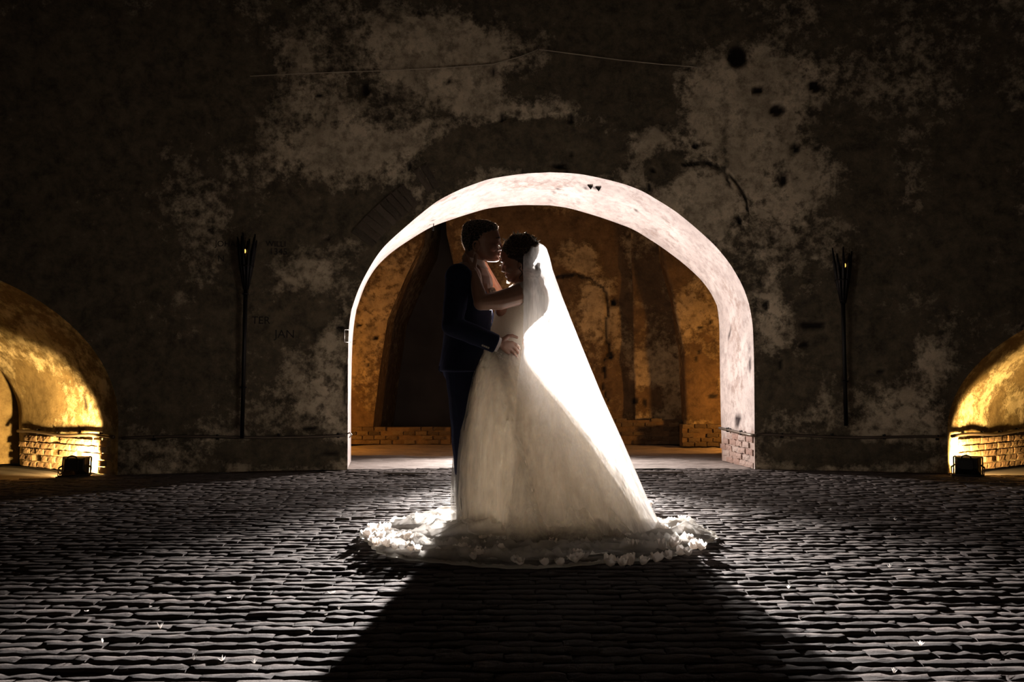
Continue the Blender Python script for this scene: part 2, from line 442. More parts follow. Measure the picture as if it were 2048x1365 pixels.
ARCF = curve_sz(front_px, R1); ARCR = curve_sz(rear_px, R2)
sL, sR = ARCF[0, 0], ARCF[-1, 0]

# side alcoves: half span, spring, rise
ALC_A = 2.1
S_AL = on_cyl(236, 900)[0]; S_AR = on_cyl(1895, 900)[0]
def alcove_curve(spring, rise, k=1.0):
    t = [(-ALC_A * k, 0)] + [(-ALC_A * k, spring * j / 5) for j in range(1, 6)]
    t += [(-ALC_A * k * math.cos(a), spring + rise * k * math.sin(a)) for a in np.linspace(0, math.pi, 60)[1:-1]]
    t += [(ALC_A * k, spring * j / 5) for j in range(5, -1, -1)]
    return np.array(t)
AL = dict(sc=S_AL - ALC_A, spring=.47, rise=1.48); AR = dict(sc=S_AR + ALC_A, spring=.37, rise=1.30)

def panel(name_parts, cols, nrow):
    """cols: list of (s, zlow); returns verts and faces"""
    V = []; Fc = []; base = len(name_parts[0])
    s = np.repeat([c[0] for c in cols], nrow); zl = np.repeat([c[1] for c in cols], nrow)
    j = np.tile(np.arange(nrow), len(cols)) / (nrow - 1)
    z = zl + (ZTOP - zl) * j
    P = wall_xyz(s, z)
    for i in range(len(cols) - 1):
        for k in range(nrow - 1):
            a = base + i * nrow + k; Fc.append((a, a + nrow, a + nrow + 1, a + 1))
    name_parts[0].extend(P.tolist()); name_parts[1].extend(Fc)
WV = [[], []]
def straight(s0, s1, ds=.03): return [(s, 0.0) for s in np.linspace(s0, s1, max(2, int(abs(s1 - s0) / ds)))]
acl = alcove_curve(AL['spring'], AL['rise']); acr = alcove_curve(AR['spring'], AR['rise'])
panel(WV, straight(-11.5, AL['sc'] - ALC_A, .2), 40)
panel(WV, [(AL['sc'] + t, z) for t, z in acl], 110)
panel(WV, straight(AL['sc'] + ALC_A, sL), 180)
panel(WV, [tuple(c) for c in ARCF], 130)
panel(WV, straight(sR, AR['sc'] - ALC_A), 180)
panel(WV, [(AR['sc'] + t, z) for t, z in acr], 110)
panel(WV, straight(AR['sc'] + ALC_A, 11.5, .2), 40)
p, h = stain(WV[0], WALL_WEAR_SHADE, WALL_HOLES, WALL_CRACKS, .42, 3)
Pw = np.array(WV[0]); cen = Pw[:, :2] - np.array(C0); nrm = cen / np.linalg.norm(cen, axis=1)[:, None]
Pw[:, :2] += nrm * (h * .045 - smooth01(p, .35, .65) * .010)[:, None]
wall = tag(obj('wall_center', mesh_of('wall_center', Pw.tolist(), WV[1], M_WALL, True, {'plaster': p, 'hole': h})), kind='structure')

# the rest of the round room, behind the viewer
fs = np.linspace(1.0, 2 * math.pi - 1.0, 90); FV = [(C0[0] + R1 * math.sin(t), C0[1] + R1 * math.cos(t), z) for t in fs for z in np.linspace(-.035, ZTOP, 14)]
p, h = np.full(len(FV), .42) + (fbm(np.array(FV) * 1.4, 4, 77) - .5), np.zeros(len(FV))
tag(obj('wall_far', grid_mesh('wall_far', FV, 90, 14, M_WALL, attrs={'plaster': p, 'hole': h})), kind='structure')

# reveal of the middle arch
NS = 18; n = len(ARCF)
A = wall_xyz(ARCF[:, 0], ARCF[:, 1])
th = ARCR[:, 0] / R1
B = np.stack([C0[0] + R2 * np.sin(th), C0[1] + R2 * np.cos(th), ARCR[:, 1]], 1)
RV = []
for i in range(n):
    for k in range(NS + 1):
        t = k / NS; RV.append(A[i] * (1 - t) + B[i] * t)
RV = np.array(RV)
cen3 = np.array([.33, 10.0, 1.1]); dirs = cen3 - RV; dirs[:, 1] = 0; dirs /= np.linalg.norm(dirs, axis=1)[:, None]
edge = np.tile(np.minimum(np.arange(NS + 1), NS - np.arange(NS + 1)) / 4.0, n).clip(0, 1)
RV += dirs * ((fbm(RV * 2.2, 4, 21) - .5) * .05 * edge)[:, None]
p, h = stain(RV, [(1480, 900, 60, 50, -.9), (1480, 800, 30, 60, -.25), (900, 400, 90, 14, -.35), (1010, 372, 110, 12, -.3), (1150, 395, 90, 10, -.25)],
    [(1174, 375, 6, 4), (1192, 377, 6, 5), (1460, 665, 2.5, 8), (1500, 690, 2, 9), (1478, 835, 8, 8), (1475, 850, 3, 9), (1500, 730, 3, 12), (1480, 905, 8, 5), (1494, 915, 5, 6), (1460, 690, 3, 4)],
    [([(1136, 346), (1135, 366), (1126, 378)], 1.4), ([(1114, 376), (1106, 392), (1100, 402)], 1.3), ([(863, 441), (863, 452)], 1.3), ([(1262, 418), (1271, 424)], 1.3)], .86, 8, 2.2)
reveal = tag(obj('trim_1', grid_mesh('trim_1', RV.tolist(), n, NS + 1, M_REV, attrs={'plaster': p, 'hole': h})), kind='structure')

# alcoves
def alcove(name, D, near_sign, blobs):
    cf = alcove_curve(D['spring'], D['rise']); k = .68
    front = wall_xyz(D['sc'] + cf[:, 0], cf[:, 1])
    th = D['sc'] / R1; cen = np.array([C0[0] + R1 * math.sin(th), C0[1] + R1 * math.cos(th), 0])
    rad = np.array([math.sin(th), math.cos(th), 0]); tan = np.array([math.cos(th), -math.sin(th), 0])
    cr = alcove_curve(D['spring'], D['rise'], k)
    rear = cen + rad * 1.36 + tan * cr[:, :1] + np.array([0, 0, 1.0]) * cr[:, 1:]
    far = cen + rad * 1.62 + tan * cr[:, :1] + np.array([0, 0, 1.0]) * cr[:, 1:]
    m = len(cf); steps = [(front, rear, 0, 1, 26), (rear, far, 0, 1, 14)]
    rows = []
    for a, b, t0, t1, cnt in steps:
        for i in range(cnt):
            t = i / cnt; rows.append(a * (1 - t) + b * t)
    rows.append(far)
    nr = len(rows); P = np.concatenate(rows); P = P.reshape(nr, m, 3)
    ctr = P.mean(axis=1, keepdims=True); d = ctr - P; d /= np.linalg.norm(d, axis=2)[:, :, None]
    nz = (fbm(P.reshape(-1, 3) * 2.4, 4, 41) - .5).reshape(nr, m, 1) * .07
    w = np.clip(np.arange(nr) / 4.0, 0, 1)[:, None, None]
    P = (P + d * nz * w).reshape(-1, 3)
    pl, ho = stain(P, blobs[0], blobs[1], [], .50, 17, 3.2, 1.5)
    o = tag(obj(name, grid_mesh(name, P.tolist(), nr, m, M_ALC, attrs={'plaster': pl, 'hole': ho})), kind='structure')
    e = MB(); e.add([tuple(v) for v in far], [tuple(range(m))]); eo = e.build('end_wall', M_ALC, o, False)
    # plinth bricks along the near side wall
    jf = cen + rad * 0 + tan * (near_sign * ALC_A); jf = wall_xyz([D['sc'] + near_sign * ALC_A], [0])[0]
    jr = cen + rad * 1.36 + tan * (near_sign * ALC_A * k)
    return o, jf, jr, cen, rad, tan
random.seed(4)
BRICKS = []
def brick_variant(name, L, W, Hh, seed, mat, nx=4, ny=2, dome=.006, rough=.004):
    """a worn brick: rough rounded face, length along x, face towards -y"""
    rnd = random.Random(seed); V = []; Fc = []
    for i in range(nx + 1):
        for j in range(ny + 1):
            x = -L / 2 + L * i / nx; z = -Hh / 2 + Hh * j / ny
            e = 0 if (i in (0, nx) or j in (0, ny)) else 1
            V.append((x + rnd.uniform(-1, 1) * rough, -W - dome * e - rnd.uniform(0, rough), z + rnd.uniform(-1, 1) * rough))
    for i in range(nx):
        for j in range(ny):
            a = i * (ny + 1) + j; Fc.append((a, a + ny + 1, a + ny + 2, a + 1))
    rim = [i * (ny + 1) for i in range(nx + 1)] + [nx * (ny + 1) + j for j in range(1, ny + 1)] + \
          [i * (ny + 1) + ny for i in range(nx - 1, -1, -1)] + [j for j in range(ny - 1, 0, -1)]
    b = len(V)
    for r in rim: V.append((V[r][0], .02, V[r][2]))
    k = len(rim)
    for q2 in range(k): Fc.append((rim[q2], b + q2, b + (q2 + 1) % k, rim[(q2 + 1) % k]))
    me = mesh_of(name, V, Fc, mat, False); recalc(me); return me
def courses(parent, a, b, z0, z1, L, Hh, mat, seed, W=.012, skip=.06, off=0.0):
    """rows of single bricks along a wall from a to b"""
    a = Vector(a); b = Vector(b); d = (b - a); d.z = 0; ln = d.length; d.normalize()
    nrm = Vector((d.y, -d.x, 0))
    if nrm.dot(Vector((0, 0, 0)) - a) < 0: nrm = -nrm
    ang = math.atan2(-nrm.x, nrm.y) + math.pi        # local -y towards the room
    ang = math.atan2(nrm.x, -nrm.y)
    vs = [brick_variant('brick', L - .012, W, Hh - .011, seed + i, mat) for i in range(5)]
    rnd = random.Random(seed); z = z0 + Hh / 2; row = 0
    while z < z1:
        x = (L * .5 if row % 2 else 0.0) + L * .5
        while x < ln - L * .3:
            if rnd.random() > skip:
                c = a + d * x + nrm * (off + rnd.uniform(-.008, .006)); c.z = z
                obj('brick', rnd.choice(vs), parent, c, (rnd.uniform(-.04, .04), rnd.uniform(-.02, .02), ang + rnd.uniform(-.04, .04)))
            x += L
        z += Hh; row += 1

alcL = alcove('wall_left', AL, 1, ([(60, 800, 60, 60, -.5), (120, 780, 40, 60, -.3), (30, 640, 60, 20, -.4)], [(170, 800, 4, 8), (174, 812, 3, 5)]))
alcR = alcove('wall_right', AR, -1, ([(1960, 760, 20, 40, -.25), (2040, 740, 30, 40, -.3)], []))
courses(alcL[0], Vector(alcL[1]) * .93 + Vector(alcL[2]) * .07, alcL[2], 0.0, .30, .135, .062, M_BRK, 100, W=.03, off=.0)
courses(alcR[0], Vector(alcR[1]) * .9 + Vector(alcR[2]) * .1, alcR[2], 0.0, .30, .135, .062, M_BRK, 200, W=.03, off=.0)

# red brick where the right jamb has lost its plaster
jr0 = Vector(A[-1]); jr1 = Vector(B[-1])
courses(reveal, jr0 * .97 + jr1 * .03, jr1, 0.0, .29, .20, .062, M_BRKR, 300, W=.012, skip=.12, off=.0)

# voussoirs of the relieving ring over the left haunch
vs = [brick_variant('brick', .062, .012, .24, 400 + i, M_VOUS, 2, 4, .008, .005) for i in range(5)]
random.seed(9)
for px, py in [(706, 452), (716, 440), (727, 428), (738, 418), (749, 407), (760, 397), (771, 388), (783, 379), (795, 370), (824, 338), (838, 330)]:
    s, z = on_cyl(px + 22, py + 24); P = wall_xyz([s], [z])[0]; th = s / R1
    ang = math.atan2(px + 22 - 1101, 640 - (py + 24)) * .82
    o = obj('brick', random.choice(vs), wall, Vector(P) - Vector((math.sin(th), math.cos(th), 0)) * .012)
    o.rotation_euler = (Matrix.Rotation(-th, 3, 'Z') @ Matrix.Rotation(ang, 3, 'Y')).to_euler()

# ------------------------------------------------------------------ floor of clinker bricks
fl = MB(); fl.add([(-12, -14, -.035), (13, -14, -.035), (13, 10.5, -.035), (-12, 10.5, -.035)], [(0, 1, 2, 3)])
floor = tag(fl.build('floor', M_DIRT, None, False), kind='structure')
BL, BW, GAP = .215, .088, .009
def paver(seed, nx=6, ny=3):
    rnd = random.Random(seed); L = BL - .001; W = BW - GAP; V = []; Fc = []
    for i in range(nx + 1):
        for j in range(ny + 1):
            x = -L / 2 + L * i / nx; y = -W / 2 + W * j / ny
            ex = min(i, nx - i); ey = min(j, ny - j)
            z = 0.0
            if ex == 0: z -= .001
            if ey == 0: z -= rnd.uniform(.0, .006)
            z += rnd.uniform(-.003, .003)
            V.append((x + rnd.uniform(-.004, .004), y + rnd.uniform(-.004, .004), z))
    for i in range(nx):
        for j in range(ny):
            a = i * (ny + 1) + j; Fc.append((a, a + ny + 1, a + ny + 2, a + 1))
    rim = [i * (ny + 1) for i in range(nx + 1)] + [nx * (ny + 1) + j for j in range(1, ny + 1)] + \
          [i * (ny + 1) + ny for i in range(nx - 1, -1, -1)] + [j for j in range(ny - 1, 0, -1)]
    b = len(V)
    for r in rim: V.append((V[r][0], V[r][1], -.06))
    k = len(rim)
    for q2 in range(k): Fc.append((rim[q2], b + q2, b + (q2 + 1) % k, rim[(q2 + 1) % k]))
    return V, Fc
PV = [paver(s) for s in range(10)]
PM = []
for V, Fc in PV:
    me = mesh_of('brick', V, Fc, M_PAVE, True); me.polygons.foreach_set('use_smooth', [i < 18 for i in range(len(Fc))]); recalc(me); PM.append(me)
rnd = random.Random(77); cells = []
y = 1.2; row = 0
while y < 10.3:
    x = -6.8 + (BL / 2 if row % 2 else 0) + rnd.uniform(-.03, .03)
    while x < 6.8:
        if math.hypot(x - C0[0], y - C0[1]) < R1 + .06: cells.append((x, y))
        x += BL
    y += BW; row += 1
C = np.array(cells); P3 = np.concatenate([C, np.zeros((len(C), 1))], 1)
und = (fbm(P3 * 1.6, 4, 61) - .5) * .034 + (fbm(P3 * np.array([2.2, 1 / BW, 1]), 2, 66) - .5) * .013
u, v = proj(P3 + np.array([0, 0, 0.0])); vis = (v < 1372) & (v > 900) & (u > -20) & (u < 2068) & (C[:, 1] > 2)
order = np.argsort(np.where(vis, C[:, 1], 99))[:300]; single = set(order.tolist())
SV = []; SF = []
for i, (x, y) in enumerate(cells):
    ry, rx, rz = rnd.gauss(0, .004), rnd.gauss(0, .020), rnd.gauss(0, .010)
    dz = und[i] + rnd.gauss(0, .0010) - .004
    k = rnd.randrange(10)
    if i in single:
        obj('brick', PM[k], floor, (x, y, dz), (rx, ry, rz))
    else:
        Vv, Ff = PV[k]; a = np.array(Vv)
        M3 = np.array(Matrix.Rotation(rz, 3, 'Z') @ Matrix.Rotation(ry, 3, 'Y') @ Matrix.Rotation(rx, 3, 'X'))
        a = a @ M3.T + np.array([x, y, dz]); b = len(SV)
        SV.extend(a.tolist()); SF.extend([tuple(q2 + b for q2 in f) for f in Ff])
me = mesh_of('brick_paving', SV, SF, M_PAVE, True); nf = len(PV[0][1]); me.polygons.foreach_set('use_smooth', [i % nf < 18 for i in range(len(SF))])
tag(obj('brick_paving', me, floor), kind='stuff')

# threshold stone and chamber floor
def bumpy(name, x0, x1, y0, y1, ds, amp, fr, mat, seed, z=0.0, clip=None):
    nx = max(2, int((x1 - x0) / ds)); ny = max(2, int((y1 - y0) / ds))
    X, Y = np.meshgrid(np.linspace(x0, x1, nx), np.linspace(y0, y1, ny), indexing='ij')
    P = np.stack([X.ravel(), Y.ravel(), np.zeros(nx * ny)], 1)
    P[:, 2] = z + (fbm(P * np.array([fr * .45, fr, 1]), 4, seed) - .5) * amp
    return grid_mesh(name, P.tolist(), nx, ny, mat)
tag(obj('floor_threshold', bumpy('floor_threshold', -2.0, 2.6, 9.62, 11.25, .025, .035, 9, M_SLAB, 71, -.004)), kind='structure')
tag(obj('floor_chamber', bumpy('floor_chamber', -4.8, 4.8, 11.25, 15.2, .035, .05, 7, M_FLOOR2, 72, -.015)), kind='structure')
# ceilings
c = MB(); c.add([(C0[0] + 12 * math.cos(a), C0[1] + 12 * math.sin(a), ZTOP - .02) for a in np.linspace(0, 2 * math.pi, 65)[:-1]] , [tuple(range(64))])
tag(c.build('ceiling', M_CEIL, None, False), kind='structure')
c = MB(); c.box((0, 12.9, 3.9), (9.8, 4.9, .12)); tag(c.build('ceiling_chamber', M_CEIL, None, False), kind='structure')

# ------------------------------------------------------------------ chamber behind the arch
YB = 13.4
def zpx(py, Y): return at(1024, py, Y).z
def xpx(px, Y): return at(px, 700, Y).x
NZ = 150; ZC = 3.86
zs = np.linspace(0, ZC, NZ)
hl_py = [(925, 742), (880, 744), (760, 758), (640, 775), (580, 800), (490, 843), (440, 850), (380, 852), (250, 852)]
hr_py = [(925, 945), (880, 940), (620, 930), (565, 921), (520, 905), (470, 893), (430, 890), (380, 888), (250, 888)]
def edge_x(tab):
    zz = np.array([zpx(a, YB) for a, _ in tab]); xx = np.array([xpx(b, YB) for _, b in tab])
    return np.interp(zs, zz, xx)
HL, HR = edge_x(hl_py), edge_x(hr_py)
CH_BLOBS = [(1135, 520, 30, 40, .5), (1172, 520, 22, 45, .6), (1190, 610, 30, 60, .5), (1300, 740, 60, 40, .35), (1230, 660, 40, 60, .3), (1110, 660, 40, 60, .2),
    (1200, 450, 80, 30, -.6), (1225, 510, 22, 50, -.6), (1250, 560, 15, 60, -.3), (1290, 800, 50, 30, -.5), (1080, 450, 60, 30, -.2), (740, 700, 40, 120, .2), (730, 850, 40, 30, -.6),
    (1400, 600, 40, 60, .3), (1420, 740, 30, 30, -.6), (1410, 800, 40, 40, -.4)]
CH_HOLES = [(1228, 604, 7, 8), (1221, 712, 9, 8), (1272, 803, 5, 7), (1290, 806, 5, 9), (1425, 792, 12, 5), (1398, 705, 6, 5), (1392, 718, 4, 6), (1400, 655, 9, 4), (720, 650, 5, 4), (750, 676, 7, 4), (735, 730, 5, 4), (1422, 645, 4, 6)]
CH_CRACKS = [([(1110, 552), (1160, 553), (1190, 562), (1210, 585), (1217, 605), (1217, 660), (1219, 710)], 2.6), ([(1210, 720), (1205, 770), (1215, 800)], 2.0)]
def chamber_piece(x0, x1, nx, seed, depth=0.0):
    X = np.stack([np.interp(np.linspace(0, 1, nx), [0, 1], [x0[j], x1[j]]) for j in range(NZ)], 1)   # nx,NZ
    Z = np.tile(zs, (nx, 1)); P = np.stack([X.ravel(), np.full(nx * NZ, YB + depth), Z.ravel()], 1)
    return P
def chamber_mesh(name, P, nx, seed, rough=.10, parent=None):
    p, h = stain(P, CH_BLOBS, CH_HOLES, CH_CRACKS, .45, seed, 1.8)
    P = P.copy(); P[:, 1] += (fbm(P * 2.0, 5, seed) - .5) * rough + h * .05 - smooth01(p, .3, .7) * .015
    return obj(name, grid_mesh(name, P.tolist(), nx, NZ, M_CHAM, attrs={'plaster': p, 'hole': h}), parent)
ones = np.ones(NZ)
cw = tag(chamber_mesh('wall_chamber', chamber_piece(HR, ones * 4.8, 170, 1), 170, 31), kind='structure')
tag(chamber_mesh('wall_chamber_left', chamber_piece(ones * -4.8, HL, 90, 1), 90, 33, .16), kind='structure')
# niche
NP = []; nn = 12
for k in range(nn):
    t = k / (nn - 1)
    NP += [(HL[j] + .10 * t, YB + 1.5 * t, zs[j]) for j in range(NZ)]
nm = np.array(NP); pz, hz = stain(nm, [], [], [], .4, 35)
tag(obj('wall_niche_left', grid_mesh('wall_niche_left', NP, nn, NZ, M_CHAM, attrs={'plaster': pz, 'hole': hz})), kind='structure')
NP = []
for k in range(nn):
    t = k / (nn - 1)
    NP += [(HR[j] - .05 * t, YB + 1.5 * t, zs[j]) for j in range(NZ)]
nm = np.array(NP); pz, hz = stain(nm, [], [], [], .4, 36)
tag(obj('wall_niche_right', grid_mesh('wall_niche_right', NP, nn, NZ, M_CHAM, attrs={'plaster': pz, 'hole': hz})), kind='structure')
c = MB(); c.box((-.9, YB + 1.55, 1.95), (4.0, .1, 3.9)); tag(c.build('wall_niche_back', M_CEIL, None, False), kind='structure')
c = MB(); c.box((-4.85, 13.0, 1.95), (.1, 4.6, 3.9)); tag(c.build('wall_chamber_end_left', M_CHAM, None, False), kind='structure')
c = MB(); c.box((4.85, 13.0, 1.95), (.1, 4.6, 3.9)); tag(c.build('wall_chamber_end_right', M_CHAM, None, False), kind='structure')
# shallow pilaster and the pier with its flaring springer, right
def pier(name, edge, Yf, x1, depth, seed, nx=40):
    zz = np.array([zpx(a, Yf) for a, _ in edge]); xx = np.array([xpx(b, Yf) for _, b in edge])
    ex = np.interp(zs, zz, xx); rows = []
    for t in np.linspace(0, 1, 8): rows.append(np.stack([ex + .03 * (1 - t) ** 2, Yf + depth * (1 - t) + .0 * zs, zs], 1))
    for t in np.linspace(0, 1, nx)[1:]: rows.append(np.stack([ex * (1 - t) + x1 * t, np.full(NZ, Yf), zs], 1))
    P = np.concatenate(rows); p, h = stain(P, CH_BLOBS, CH_HOLES, CH_CRACKS, .5, seed, 1.8)
    P = P.copy(); nz = (fbm(P * 2.2, 4, seed) - .5) * .09; P[:, 1] += nz; P[:, 0] += nz * .5
    tag(obj(name, grid_mesh(name, P.tolist(), 8 + nx - 1, NZ, M_CHAM, attrs={'plaster': p, 'hole': h})), kind='structure')
pier('wall_pier', [(930, 1374), (850, 1371), (700, 1366), (590, 1347), (510, 1326), (450, 1322), (250, 1320)], 12.85, 4.6, .6, 37, 60)
pier('wall_pilaster', [(930, 1272), (700, 1268), (560, 1266), (450, 1262), (250, 1262)], 13.27, 2.45, .18, 38, 30)
# brick ledge at the foot of the chamber wall
def ledge(name, x0, x1, Y, zt, seed):
    c = MB(); c.box(((x0 + x1) / 2, Y + .1, zt / 2 - .01), (x1 - x0, .2, zt - .02)); o = tag(c.build(name, M_CHAM, None, False), kind='structure')
    courses(o, (x0, Y, 0), (x1, Y, 0), .0, zt - .02, .155, .058, M_BRKD, seed, W=.02, skip=.30)
ledge('trim_2', xpx(1195, 13.1), xpx(1362, 12.9), 13.12, .34, 500)
ledge('trim_3', xpx(1362, 12.75), xpx(1460, 12.75), 12.70, .30, 600)
ledge('trim_4', xpx(690, 13.15), xpx(900, 13.15), 13.18, .24, 700)

# ------------------------------------------------------------------ flood lamps, torches, conduits and small fittings
def Rz(a): return Matrix.Rotation(a, 3, 'Z')
def flood_lamp(name, loc, yaw, label, group, light_target, watts, color, angle=112, cable_to=None):
    """a work lamp on the ground, its back to the room: frame, housing, ballast box, bracket, cable"""
    root = empty(name, loc, label, 'lamp', group)
    R = Rz(yaw); L = Vector(loc)
    tiltm = R @ Matrix.Rotation(math.radians(-14), 3, 'X')
    def T(x, y, z): return L + tiltm @ Vector((x, y, z)) + Vector((0, 0, .012))
    m = MB(); rings = []
    for (w, h, y) in ((.075, .045, -.075), (.085, .06, -.06), (.108, .078, .03), (.108, .078, .045)):
        rings.append([T(-w, y, .085 - h), T(w, y, .085 - h), T(w, y, .085 + h), T(-w, y, .085 + h)])
    m.loft(rings); m.build('housing', M_LAMP, root, False)
    m = MB()
    for a, b in (((-.118, .05, .003), (.118, .05, .003)), ((.118, .05, .003), (.118, .05, .168)), ((.118, .05, .168), (-.118, .05, .168)), ((-.118, .05, .168), (-.118, .05, .003))):
        m.tube([T(*a), T(*b)], .008, 6)
    m.build('front_frame', M_RIM, root)
    m = MB(); m.box(T(-.01, -.088, .07), (.10, .04, .085), tiltm); m.build('ballast_box', M_LAMP, root, False)
    m = MB(); m.tube([T(-.05, -.09, .115), T(-.045, -.115, .14), T(-.01, -.125, .15), T(.025, -.115, .14), T(.03, -.09, .115)], .007, 8); m.build('handle', M_LAMP, root)
    m = MB()
    base = [L + R @ Vector(q) for q in ((-.135, 0, .075), (-.13, -.06, .008), (.13, -.06, .008), (.135, 0, .075))]
    m.tube(base, .007, 6); m.tube([L + R @ Vector((-.135, 0, .075)), T(-.105, 0, .085)], .008, 6); m.tube([L + R @ Vector((.135, 0, .075)), T(.105, 0, .085)], .008, 6)
    m.build('bracket', M_LAMP, root)
    if cable_to:
        pts = [T(-.05, -.09, .05)] + [Vector(c) for c in cable_to]
        m = MB(); m.tube(pts, .007, 6); m.build('cable', M_LAMP, root)
    tgt = Vector(light_target)
    spot(name + '_light', T(0, .075, .1), tgt, watts, color, angle, .45, .05)
    return root
lf = floor_at(150, 953)
a, rad, tan = alcL[3], Vector(alcL[4]), Vector(alcL[5])
azl = rad * 1.0 + tan * .34 + Vector((0, 0, .22))
flood_lamp('flood_lamp', lf, math.atan2(-azl.x, azl.y), 'black flood lamp on the floor at the mouth of the left alcove', 'flood lamps lighting the alcoves',
    lf + azl + Vector((0, 0, .1)), 430, (1.0, .62, .23), 124,
    [floor_at(120, 950, .01), floor_at(118, 945, .012), floor_at(100, 941, .012), floor_at(60, 937, .012), floor_at(20, 934, .012), floor_at(-60, 930, .012)])
rf = floor_at(1936, 952)
a, rad, tan = alcR[3], Vector(alcR[4]), Vector(alcR[5])
azr = rad * 1.0 - tan * .05 + Vector((0, 0, .20))
flood_lamp('flood_lamp', rf, math.atan2(-azr.x, azr.y), 'black flood lamp on the floor at the mouth of the right alcove', 'flood lamps lighting the alcoves',
    rf + azr + Vector((0, 0, .1)), 300, (1.0, .60, .21), 124)
# lamps of the chamber, out of sight behind the jambs
for nm, loc, tg in (('left', (-2.95, 11.9, 0), 'left'), ('right', (3.35, 11.7, 0), 'right')):
    root = empty('chamber_lamp', loc, 'amber floor lamp tucked behind the %s jamb of the middle arch' % tg, 'lamp')
    m = MB(); m.box(Vector(loc) + Vector((0, 0, .17)), (.22, .12, .2), Rz(.5 if nm == 'right' else -.6)); m.build('housing', M_LAMP, root, False)
    m = MB(); m.tube([Vector(loc) + Vector((-.14, 0, .2)), Vector(loc) + Vector((-.14, 0, .01)), Vector(loc) + Vector((.14, 0, .01)), Vector(loc) + Vector((.14, 0, .2))], .01, 6); m.build('bracket', M_LAMP, root)

# body of the added fill lamp, unseen behind the viewer
root = empty('flood_lamp', (1.2, -9.5, 0), 'added fill lamp on the floor behind the viewer, out of view', 'lamp')
m = MB(); m.box((1.2, -9.5, .55), (.26, .12, .2)); m.build('housing', M_LAMP, root, False)
m = MB(); m.tube([(1.05, -9.5, .55), (1.05, -9.5, .01), (1.35, -9.5, .01), (1.35, -9.5, .55)], .012, 6); m.build('bracket', M_LAMP, root)
# flash head on its stand, hidden behind the bride
root = empty('studio_flash', (FLASH_POS.x, FLASH_POS.y + .08, 0), 'flash head on a light stand standing behind the couple in the arch', 'flash')
b0 = Vector((FLASH_POS.x, FLASH_POS.y + .08, 0))
m = MB(); m.tube([b0 + Vector((0, 0, .12)), b0 + Vector((0, 0, .98))], .012, 8); m.build('pole', M_LAMP, root)
for k in range(3):
    t = k * 2.1 + .5; m = MB(); m.tube([b0 + Vector((0, 0, .35)), b0 + Vector((.3 * math.cos(t), .3 * math.sin(t), .012))], .009, 6); m.build('leg', M_LAMP, root)
m = MB(); m.box(b0 + Vector((0, .03, 1.08)), (.075, .13, .11)); m.build('flash_head', M_LAMP, root, False)

def torch(px_top, px_bot, label, seed, bam=-1):
    """tall torch in a wall holder: pole, tapering basket of slats, tines, ember"""
    (ut, vt), (ub, vb) = px_top, px_bot
    def near_wall(px, py, off):
        s, z = on_cyl(px, py); return Vector(wall_xyz([s], [z], np.array([off]))[0])
    top = near_wall(ut, vt, .15); bot = near_wall(ub, vb, .11)
    d = (top - bot).normalized(); L = (top - bot).length
    root = empty('wall_torch', bot, label, 'torch')
    neck = bot + d * (L - .46)
    m = MB(); m.tube([bot, bot + d * L * .5, neck + d * .05], [.019, .018, .020], 10); m.build('pole', M_IRON, root)
    a = d.cross(Vector((0, 1, 0))).normalized(); b = d.cross(a)
    rn = random.Random(seed)
    for k in range(9):
        t = 2 * math.pi * k / 9; e = a * math.cos(t) + b * math.sin(t)
        up = .46 + (.0 if k % 2 else rn.uniform(.02, .06))
        m = MB(); m.tube([neck + e * .018, neck + d * .22 + e * .052, neck + d * .36 + e * .070, neck + d * up + e * .088], [.010, .017, .015, .006], 6)
        m.build('slat', M_WOODT if (k == bam) else M_IRON, root)
    m = MB(); m.tube([neck + d * .02, neck + d * .2, neck + d * .33], [.015, .044, .056], 12); m.build('wick_cup', M_IRON, root)
    m = MB(); m.tube([neck + d * .215 + (a * math.cos(t) + b * math.sin(t)) * .066 for t in np.linspace(0, 2 * math.pi, 21)], .006, 6, False); m.build('hoop', M_IRON, root)
    e0 = neck + d * .345 - Vector((0, .068, 0))
    m = MB(); m.ell(e0 + a * -.004, (.008, .007, .019), n=8, m=6); m.build('ember', M_EMBER2, root)
    m = MB(); m.ell(e0 + d * .034 + a * .006, (.004, .004, .015), n=8, m=6); m.build('glow', M_EMBER, root)
    for hh in (.25, .72):
        c0 = bot + d * L * hh; s = R1 * math.atan2(c0.x - C0[0], c0.y - C0[1]); w = Vector(wall_xyz([s], [c0.z])[0])
        m = MB(); m.tube([c0, c0.lerp(w, 1.15)], .012, 6); m.tube([c0 + Vector((0, 0, .012)) + (a * math.cos(t) + b * math.sin(t)) * .026 for t in np.linspace(0, 2 * math.pi, 13)], .007, 6, False)
        m.build('bracket', M_IRON, root)
torch((494, 484), (484, 876), 'dark tall torch with a tiny ember against the wall left of the arch', 1)
torch((1681, 512), (1690, 851), 'dark tall torch with a bamboo-edged basket against the wall right of the arch', 2, 5)

